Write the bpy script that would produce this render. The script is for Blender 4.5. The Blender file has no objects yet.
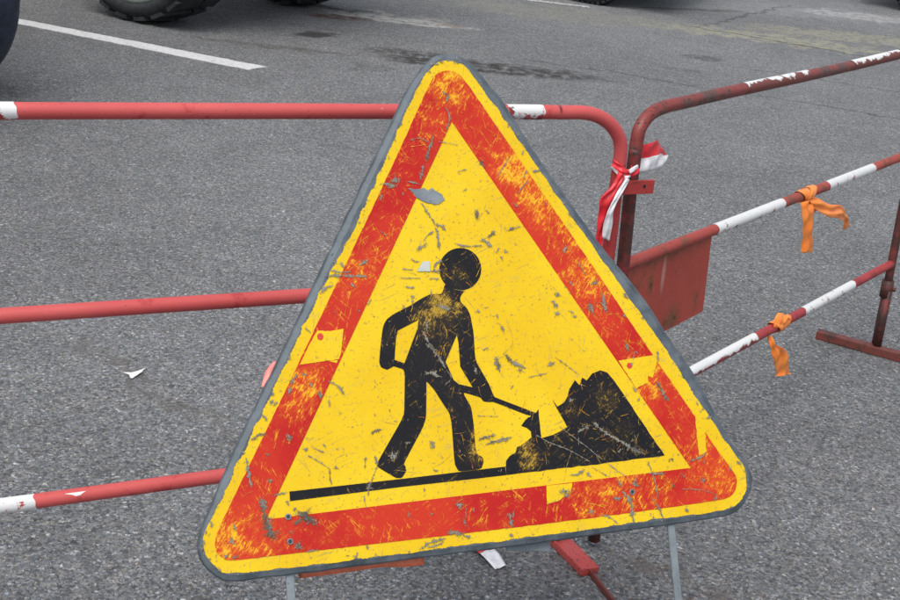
import bpy, bmesh, math, random
from mathutils import Vector, Matrix
from mathutils.geometry import tessellate_polygon
random.seed(7)
scene = bpy.context.scene
COL = scene.collection

# ------------------------------------------------------------------ camera
CAM_H = 1.478
cd = bpy.data.cameras.new('camera'); cam = bpy.data.objects.new('camera', cd); COL.objects.link(cam)
cd.sensor_width = 36.0; cd.lens = 36.0 * 1300.57 / 900.0; cd.clip_start = 0.05; cd.clip_end = 2000
cr = Vector((0.993199, 0.040616, 0.109111)); cu = Vector((-0.116425, 0.346486, 0.930802)); cf = Vector((0, 0.937175, -0.348859))
cam.matrix_world = Matrix(((cr.x, cu.x, -cf.x, 0), (cr.y, cu.y, -cf.y, 0), (cr.z, cu.z, -cf.z, CAM_H), (0, 0, 0, 1)))
scene.camera = cam

# ------------------------------------------------------------------ sky, sun, exposure
SUN_EL, SUN_AZ = 62.0, 205.0           # azimuth clockwise from +Y, where the sun stands
world = bpy.data.worlds.new('World'); scene.world = world; world.use_nodes = True
wn, wl = world.node_tree.nodes, world.node_tree.links
bg = wn['Background']
sky = wn.new('ShaderNodeTexSky'); sky.sky_type = 'NISHITA'; sky.sun_disc = False
sky.sun_elevation = math.radians(SUN_EL); sky.sun_rotation = math.radians(SUN_AZ)
sky.air_density = 1.0; sky.dust_density = 4.0; sky.ozone_density = 1.0
hs = wn.new('ShaderNodeHueSaturation'); hs.inputs['Saturation'].default_value = 0.42   # overcast: a white-grey sky
wl.new(sky.outputs[0], hs.inputs['Color']); wl.new(hs.outputs[0], bg.inputs['Color'])
bg.inputs['Strength'].default_value = 0.15
sd = bpy.data.lights.new('sun', 'SUN'); sd.energy = 1.1; sd.angle = math.radians(45); sd.color = (1.0, 0.96, 0.9)
sun = bpy.data.objects.new('sun', sd); COL.objects.link(sun)
az, el = math.radians(SUN_AZ), math.radians(SUN_EL)
sdir = Vector((math.sin(az) * math.cos(el), math.cos(az) * math.cos(el), math.sin(el)))
sun.rotation_euler = sdir.to_track_quat('Z', 'Y').to_euler(); sun.location = (0, 0, 10)
scene.view_settings.view_transform = 'Standard'; scene.view_settings.look = 'None'
scene.view_settings.exposure = 0.35; scene.view_settings.gamma = 1.0; scene.view_settings.use_curve_mapping = False
scene.render.engine = 'CYCLES'
scene.cycles.max_bounces = 5; scene.cycles.diffuse_bounces = 2; scene.cycles.glossy_bounces = 2; scene.cycles.transparent_max_bounces = 12; scene.cycles.caustics_reflective = False; scene.cycles.caustics_refractive = False

# ------------------------------------------------------------------ node helper
class NT:
    def __init__(s, name, dims='3D'):
        s.dims = dims
        s.m = bpy.data.materials.new(name); s.m.use_nodes = True
        s.n, s.l = s.m.node_tree.nodes, s.m.node_tree.links
        s.b = s.n['Principled BSDF']; s.tc = s.n.new('ShaderNodeTexCoord'); s.obj = s.tc.outputs['Object']
    def _in(s, sock, v):
        if isinstance(v, bpy.types.NodeSocket): s.l.new(v, sock)
        else: sock.default_value = v
    def noise(s, scale, detail=4, rough=0.55, vec=None, dist=0.0, out='Fac'):
        t = s.n.new('ShaderNodeTexNoise'); t.noise_dimensions = s.dims; s.l.new(vec or s.obj, t.inputs['Vector'])
        t.inputs['Scale'].default_value = scale; t.inputs['Detail'].default_value = detail
        t.inputs['Roughness'].default_value = rough; t.inputs['Distortion'].default_value = dist
        return t.outputs[out]
    def voro(s, scale, vec=None, feature='F1', rnd=1.0):
        t = s.n.new('ShaderNodeTexVoronoi'); t.voronoi_dimensions = '2D'; t.feature = feature; s.l.new(vec or s.obj, t.inputs['Vector'])
        t.inputs['Scale'].default_value = scale; t.inputs['Randomness'].default_value = rnd
        return t
    def math(s, op, a, b=0.0, c=0.0, clamp=False):
        t = s.n.new('ShaderNodeMath'); t.operation = op; t.use_clamp = clamp
        s._in(t.inputs[0], a); s._in(t.inputs[1], b); s._in(t.inputs[2], c); return t.outputs[0]
    def vmath(s, op, a, b=(0, 0, 0)):
        t = s.n.new('ShaderNodeVectorMath'); t.operation = op
        s._in(t.inputs[0], a); s._in(t.inputs[1], b)
        return t.outputs['Value'] if op in ('LENGTH', 'DISTANCE', 'DOT_PRODUCT') else t.outputs[0]
    def step(s, v, lo, hi, a=0.0, b=1.0):
        t = s.n.new('ShaderNodeMapRange'); t.interpolation_type = 'SMOOTHSTEP'
        for k, x in zip(('Value', 'From Min', 'From Max', 'To Min', 'To Max'), (v, lo, hi, a, b)): s._in(t.inputs[k], x)
        return t.outputs[0]
    def mix(s, f, a, b, mode='MIX'):
        t = s.n.new('ShaderNodeMix'); t.data_type = 'RGBA'; t.blend_type = mode
        s._in(t.inputs[0], f)
        for i, v in ((6, a), (7, b)): s._in(t.inputs[i], v if isinstance(v, bpy.types.NodeSocket) else (*v, 1))
        return t.outputs[2]
    def ramp(s, f, stops, const=False):
        t = s.n.new('ShaderNodeValToRGB'); s._in(t.inputs[0], f)
        e = t.color_ramp.elements
        while len(e) < len(stops): e.new(0.5)
        for el_, (p, c) in zip(e, stops): el_.position = p; el_.color = (*c, 1)
        if const: t.color_ramp.interpolation = 'CONSTANT'
        return t.outputs[0]
    def mapping(s, scale=(1, 1, 1), rot=(0, 0, 0), loc=(0, 0, 0), vec=None):
        t = s.n.new('ShaderNodeMapping'); s.l.new(vec or s.obj, t.inputs[0])
        t.inputs['Scale'].default_value = scale; t.inputs['Rotation'].default_value = rot; t.inputs['Location'].default_value = loc
        return t.outputs[0]
    def lines(s, ang, k):
        """coordinates squeezed k-fold across the direction ang"""
        return s.mapping((1, k, 1), loc=(ang * 3, 0.3, 0), vec=s.mapping(rot=(0, 0, -ang)))
    def bump(s, h, strength=0.3, dist=0.002, prev=None):
        t = s.n.new('ShaderNodeBump'); t.inputs['Strength'].default_value = strength; t.inputs['Distance'].default_value = dist
        s.l.new(h, t.inputs['Height'])
        if prev: s.l.new(prev, t.inputs['Normal'])
        return t.outputs[0]
    def done(s, col, rough=0.6, metal=0.0, normal=None, spec=0.5):
        s._in(s.b.inputs['Base Color'], col if isinstance(col, bpy.types.NodeSocket) else (*col, 1))
        s._in(s.b.inputs['Roughness'], rough); s._in(s.b.inputs['Metallic'], metal)
        s.b.inputs['Specular IOR Level'].default_value = spec
        if normal: s.l.new(normal, s.b.inputs['Normal'])
        return s.m
    def zones(s, pts, noisy=True):
        """soft blobs (x, y, radius, weight) in the object's own x/y plane"""
        tot = None
        for (x, y, r, w) in pts:
            d = s.vmath('DISTANCE', s.vmath('MULTIPLY', s.obj, (1, 1, 0)), (x, y, 0))
            v = s.step(d, r * 1.15, r * 0.15, 0.0, w)
            tot = v if tot is None else s.math('MAXIMUM', tot, v)
        return tot

# ------------------------------------------------------------------ object helpers
def link(name, me, mats, parent=None):
    o = bpy.data.objects.new(name, me); COL.objects.link(o)
    for m in (mats if isinstance(mats, (list, tuple)) else [mats]):
        if m and m.name not in [x.name for x in me.materials if x]: me.materials.append(m)
    if parent: o.parent = parent
    return o
def from_bm(name, bm, mats, parent=None, smooth=False):
    me = bpy.data.meshes.new(name); bm.to_mesh(me); bm.free()
    if smooth:
        for p_ in me.polygons: p_.use_smooth = True
    return link(name, me, mats, parent)
def tag(o, label, cat, group=None, kind=None):
    if label: o['label'] = label
    if cat: o['category'] = cat
    if group: o['group'] = group
    if kind: o['kind'] = kind
    return o
def empty(name, matrix):
    o = bpy.data.objects.new(name, None); COL.objects.link(o); o.matrix_world = matrix; o.empty_display_size = 0.1
    return o
def catmull(pts, n):
    pts = [Vector(p) for p in pts]; out = []
    for i in range(len(pts) - 1):
        p0 = pts[max(i - 1, 0)]; p1 = pts[i]; p2 = pts[i + 1]; p3 = pts[min(i + 2, len(pts) - 1)]
        for k in range(n):
            t = k / n
            out.append(0.5 * ((2 * p1) + (p2 - p0) * t + (2 * p0 - 5 * p1 + 4 * p2 - p3) * t * t + (3 * p1 - p0 - 3 * p2 + p3) * t ** 3))
    out.append(pts[-1]); return out
def sweep(bm, path, r, seg=20, cap=True, rfun=None):
    """round tube along a path"""
    path = [Vector(p) for p in path]; rings = []
    t0 = (path[1] - path[0]).normalized(); ref = Vector((0, 1, 0)) if abs(t0.y) < 0.9 else Vector((1, 0, 0))
    n = (ref - t0 * ref.dot(t0)).normalized()
    for i, p in enumerate(path):
        t = (path[min(i + 1, len(path) - 1)] - path[max(i - 1, 0)]).normalized()
        n = (n - t * n.dot(t)).normalized(); b = t.cross(n)
        rr = r if rfun is None else r * rfun(i / (len(path) - 1))
        rings.append([bm.verts.new(p + (n * math.cos(a) + b * math.sin(a)) * rr) for a in [2 * math.pi * k / seg for k in range(seg)]])
    for a, b_ in zip(rings, rings[1:]):
        for k in range(seg): bm.faces.new((a[k], a[(k + 1) % seg], b_[(k + 1) % seg], b_[k]))
    if cap: bm.faces.new(rings[0][::-1]); bm.faces.new(rings[-1])
    return bm
def box(bm, a, b, M=None):
    vs = [Vector((x, y, z)) for x in (a[0], b[0]) for y in (a[1], b[1]) for z in (a[2], b[2])]
    if M: vs = [M @ v for v in vs]
    v = [bm.verts.new(q) for q in vs]
    for f in ((0, 1, 3, 2), (4, 6, 7, 5), (0, 4, 5, 1), (2, 3, 7, 6), (0, 2, 6, 4), (1, 5, 7, 3)): bm.faces.new([v[i] for i in f])
    return bm
def bevelled(bm, w=0.002, seg=2):
    bmesh.ops.recalc_face_normals(bm, faces=bm.faces[:])
    bmesh.ops.bevel(bm, geom=bm.edges[:], offset=w, segments=seg, affect='EDGES', profile=0.6)
    return bm
def lathe(bm, prof, seg=48, M=None, mat=0):
    """profile (r, y) turned about the local Y axis"""
    rings = []
    for (r, y) in prof:
        rings.append([bm.verts.new((M or Matrix()) @ Vector((r * math.cos(2 * math.pi * k / seg), y, r * math.sin(2 * math.pi * k / seg)))) for k in range(seg)])
    for a, b in zip(rings, rings[1:]):
        for k in range(seg):
            f = bm.faces.new((a[k], a[(k + 1) % seg], b[(k + 1) % seg], b[k])); f.material_index = mat; f.smooth = True
    return rings
def area2(P): return sum(P[i][0] * P[(i + 1) % len(P)][1] - P[(i + 1) % len(P)][0] * P[i][1] for i in range(len(P)))
def sheet(bm, loops, z0, z1, dy=0.0, mat=0):
    """flat film cut to an outline (first loop) with holes, top at z1, edges down to z0"""
    loops = [[(x, y + dy) for x, y in L] for L in loops]
    tri = tessellate_polygon([[Vector((x, y, 0)) for x, y in L] for L in loops])
    flat = [q for L in loops for q in L]
    top = [bm.verts.new((x, y, z1)) for x, y in flat]
    for t in tri:
        a, b, c = (flat[i] for i in t)
        cr_ = (b[0] - a[0]) * (c[1] - a[1]) - (b[1] - a[1]) * (c[0] - a[0])
        if abs(cr_) < 1e-12: continue
        t = t if cr_ > 0 else (t[0], t[2], t[1])
        try:
            f = bm.faces.new([top[i] for i in t]); f.material_index = mat
        except ValueError: pass
    k = 0
    for L in loops:
        bot = [bm.verts.new((x, y, z0)) for x, y in L]
        for i in range(len(L)):
            j = (i + 1) % len(L)
            try:
                f = bm.faces.new((top[k + i], bot[i], bot[j], top[k + j])); f.material_index = mat
            except ValueError: pass
        k += len(L)
    return bm
def inside(pt, L):
    x, y = pt; c = False
    for i in range(len(L)):
        (x1, y1), (x2, y2) = L[i], L[i - 1]
        if (y1 > y) != (y2 > y) and x < (x2 - x1) * (y - y1) / (y2 - y1) + x1: c = not c
    return c
def offset_loop(L, d):
    n = len(L); s = 1 if area2(L) > 0 else -1; out = []
    for i in range(n):
        a, b, c = Vector(L[i - 1]), Vector(L[i]), Vector(L[(i + 1) % n])
        e1, e2 = (b - a).normalized(), (c - b).normalized()
        nn = Vector((-(e1.y + e2.y), e1.x + e2.x)); nn.normalize()
        k = max(0.5, nn.dot(Vector((-e1.y, e1.x))))
        out.append(tuple(b + nn * (d * s / k)))
    return out
def densify(L, step, jag=0.0, closed=True):
    out = []; n = len(L)
    for i in range(n if closed else n - 1):
        a, b = Vector(L[i]), Vector(L[(i + 1) % n]); m = max(1, int((b - a).length / step))
        d = (b - a).normalized() if (b - a).length > 0 else Vector((1, 0)); nn = Vector((-d.y, d.x))
        for k in range(m):
            q = a + (b - a) * (k / m)
            if jag: q = q + nn * random.gauss(0, jag)
            out.append((q.x, q.y))
    return out

# ------------------------------------------------------------------ sign artwork, metres in the sign's own plane
OUT = [[-0.1028,0.6829],[-0.0779,0.729],[-0.0517,0.7645],[-0.0288,0.7872],[-0.0144,0.794],[0.0042,0.7958],[0.0199,0.7931],[0.0395,0.7818],[0.0576,0.758],[0.0976,0.7011],[0.1226,0.6465],[0.2257,0.4746],[0.2904,0.3874],[0.3199,0.3353],[0.3371,0.3007],[0.3747,0.2395],[0.4215,0.1275],[0.4396,0.1015],[0.4515,0.0805],[0.4553,0.0602],[0.4469,0.037],[0.4313,0.019],[0.4092,0.006],[0.3682,0.0035],[0.2946,0.002],[0.1647,0.0016],[0.0784,-0.0009],[-0.1657,-0.0002],[-0.3032,-0.001],[-0.4201,-0.0004],[-0.4349,0.0063],[-0.4507,0.0223],[-0.4588,0.0373],[-0.4607,0.0563],[-0.4571,0.071],[-0.449,0.089],[-0.4401,0.1051],[-0.3972,0.1873],[-0.3887,0.2011],[-0.3153,0.3244],[-0.303,0.3432],[-0.2589,0.4209]]
YEL = [[-0.0874,0.6827],[-0.0541,0.7423],[-0.0381,0.7646],[-0.023,0.7781],[-0.0042,0.7827],[0.0141,0.7816],[0.0248,0.7749],[0.0349,0.7625],[0.0506,0.7376],[0.0858,0.6809],[0.1081,0.6433],[0.1763,0.5269],[0.2083,0.4753],[0.2906,0.3371],[0.3132,0.3023],[0.4084,0.1287],[0.4391,0.0828],[0.4416,0.0595],[0.4344,0.0383],[0.4224,0.0265],[0.4057,0.0162],[0.3581,0.0138],[0.2729,0.0145],[0.0799,0.0105],[-0.1646,0.0098],[-0.3052,0.0093],[-0.4249,0.0115],[-0.4373,0.0215],[-0.4512,0.0383],[-0.4547,0.0538],[-0.4528,0.0667],[-0.4459,0.0811],[-0.4326,0.1043],[-0.4169,0.1256],[-0.3766,0.2],[-0.3092,0.3134],[-0.2249,0.4495],[-0.1894,0.5045],[-0.1145,0.634]]
REDO = [[-0.108,0.6175],[-0.0321,0.7518],[-0.0197,0.7616],[-0.0049,0.7653],[0.0091,0.763],[0.0221,0.7518],[0.0836,0.6471],[0.1017,0.616],[0.1868,0.4712],[0.2646,0.3354],[0.3087,0.2594],[0.3605,0.1709],[0.3912,0.1149],[0.4175,0.075],[0.4221,0.0636],[0.4182,0.0475],[0.4064,0.0357],[0.3882,0.0322],[0.2752,0.0302],[0.1917,0.0287],[0.0822,0.0283],[-0.1626,0.0288],[-0.3742,0.0298],[-0.4119,0.0297],[-0.4232,0.0315],[-0.4313,0.0377],[-0.4373,0.0461],[-0.4368,0.063],[-0.4278,0.0809],[-0.4054,0.1186],[-0.357,0.1982],[-0.1899,0.4787]]
REDI = [[-0.0063,0.6785],[-0.3608,0.0828],[0.3397,0.0892]]
BODY = [[-0.0473,0.4163],[-0.0547,0.3993],[-0.0739,0.4004],[-0.0882,0.3947],[-0.1085,0.384],[-0.1367,0.3725],[-0.1481,0.3654],[-0.1535,0.3579],[-0.157,0.3491],[-0.1637,0.3185],[-0.1673,0.2995],[-0.1652,0.2916],[-0.1563,0.2871],[-0.148,0.2903],[-0.1452,0.292],[-0.1277,0.285],[-0.1333,0.2391],[-0.1363,0.2151],[-0.1857,0.1488],[-0.1871,0.1426],[-0.1592,0.1224],[-0.15,0.1219],[-0.1425,0.1307],[-0.1425,0.1382],[-0.1452,0.1429],[-0.1026,0.2032],[-0.0966,0.2516],[-0.0954,0.2658],[-0.084,0.2506],[-0.0771,0.2372],[-0.0613,0.2088],[-0.0644,0.1221],[-0.0217,0.1226],[-0.0166,0.1337],[-0.0171,0.1403],[-0.026,0.1462],[-0.0274,0.1579],[-0.026,0.1941],[-0.0271,0.22],[-0.036,0.2378],[-0.0368,0.243],[-0.0103,0.2331],[-0.0056,0.2261],[0.0041,0.2245],[0.0109,0.2243],[0.0699,0.1965],[0.071,0.205],[0.0615,0.2094],[0.0138,0.2313],[0.0121,0.2339],[0.0061,0.2541],[-0.0118,0.291],[-0.0095,0.3344],[-0.0116,0.3637],[-0.0159,0.3746],[-0.0258,0.3858],[-0.0249,0.3937],[-0.0168,0.4027]]
HOLE1 = [[-0.0975,0.361],[-0.1328,0.3463],[-0.1367,0.3348],[-0.1428,0.3016],[-0.1274,0.2952],[-0.1001,0.3486]]
HOLE2 = [[-0.0373,0.334],[-0.0608,0.293],[-0.051,0.2637],[-0.0435,0.2565],[-0.0208,0.2496],[-0.0376,0.2835],[-0.0362,0.3203]]
HEAD = [[0.0154,0.4357],[0.0139,0.4291],[0.0111,0.4228],[0.0072,0.4171],[0.0022,0.4122],[-0.0036,0.4082],[-0.0101,0.4054],[-0.0169,0.4038],[-0.0238,0.4036],[-0.0305,0.4046],[-0.0368,0.4069],[-0.0425,0.4103],[-0.0473,0.4148],[-0.051,0.4201],[-0.0535,0.4261],[-0.0548,0.4325],[-0.0547,0.4391],[-0.0533,0.4457],[-0.0506,0.4519],[-0.0468,0.4577],[-0.0418,0.4626],[-0.0361,0.4666],[-0.0297,0.4695],[-0.0229,0.4711],[-0.0159,0.4715],[-0.0091,0.4705],[-0.0028,0.4683],[0.003,0.4649],[0.0079,0.4604],[0.0117,0.455],[0.0142,0.4489],[0.0155,0.4424]]
BAR = [[-0.3231,0.1192],[-0.1369,0.1206],[-0.0644,0.1216],[0.0182,0.1226],[0.0182,0.1094],[-0.025,0.109],[-0.1541,0.1085],[-0.3232,0.1053]]
HEAP = [[0.0188,0.1221],[0.0211,0.1314],[0.0282,0.138],[0.0374,0.1426],[0.0415,0.1502],[0.0507,0.1541],[0.0592,0.1596],[0.0677,0.1636],[0.0668,0.1721],[0.0617,0.1788],[0.0527,0.1829],[0.0599,0.19],[0.0657,0.195],[0.0705,0.1957],[0.0716,0.2043],[0.0796,0.2012],[0.0843,0.2064],[0.084,0.1824],[0.0841,0.161],[0.1037,0.164],[0.1301,0.1746],[0.1217,0.194],[0.1116,0.219],[0.1175,0.2081],[0.1304,0.2137],[0.1379,0.2243],[0.1411,0.2335],[0.1532,0.2475],[0.1602,0.2387],[0.1668,0.251],[0.1736,0.246],[0.1853,0.2565],[0.2003,0.2599],[0.2122,0.2556],[0.2211,0.2443],[0.2312,0.2264],[0.2953,0.1138],[0.1738,0.1112],[0.0649,0.1101],[0.0189,0.1097]]
PATCH1 = [[-0.2733,0.3337],[-0.259,0.3541],[-0.239,0.352],[-0.218,0.3545],[-0.2251,0.3197],[-0.23,0.3093],[-0.2589,0.3068],[-0.2317,0.3072],[-0.2356,0.299],[-0.2875,0.296],[-0.295,0.2973]]
PATCH2 = [[0.0825,0.0862],[0.0804,0.0581],[0.1006,0.0612],[0.1236,0.0731],[0.127,0.0864]]
PATCH3 = [[0.2341,0.2733],[0.2995,0.278],[0.3034,0.2669],[0.2924,0.2416],[0.2837,0.245],[0.2805,0.233],[0.2678,0.2295],[0.2599,0.2252]]
PATCH4 = [[0.3605,0.1775],[0.3743,0.1516],[0.372,0.1123],[0.3621,0.1083],[0.3571,0.1088]]
DOTS = [[-0.2553,0.3447],[0.2526,0.2635]]
DENT = [[-0.0924,0.5706],[-0.0775,0.568],[-0.0661,0.5709],[-0.0584,0.5652],[-0.0523,0.5705],[-0.0447,0.5629],[-0.0368,0.5586],[-0.0335,0.5509],[-0.0426,0.5447],[-0.0526,0.5428],[-0.0686,0.5487],[-0.0802,0.5559],[-0.0836,0.5633]]
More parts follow.
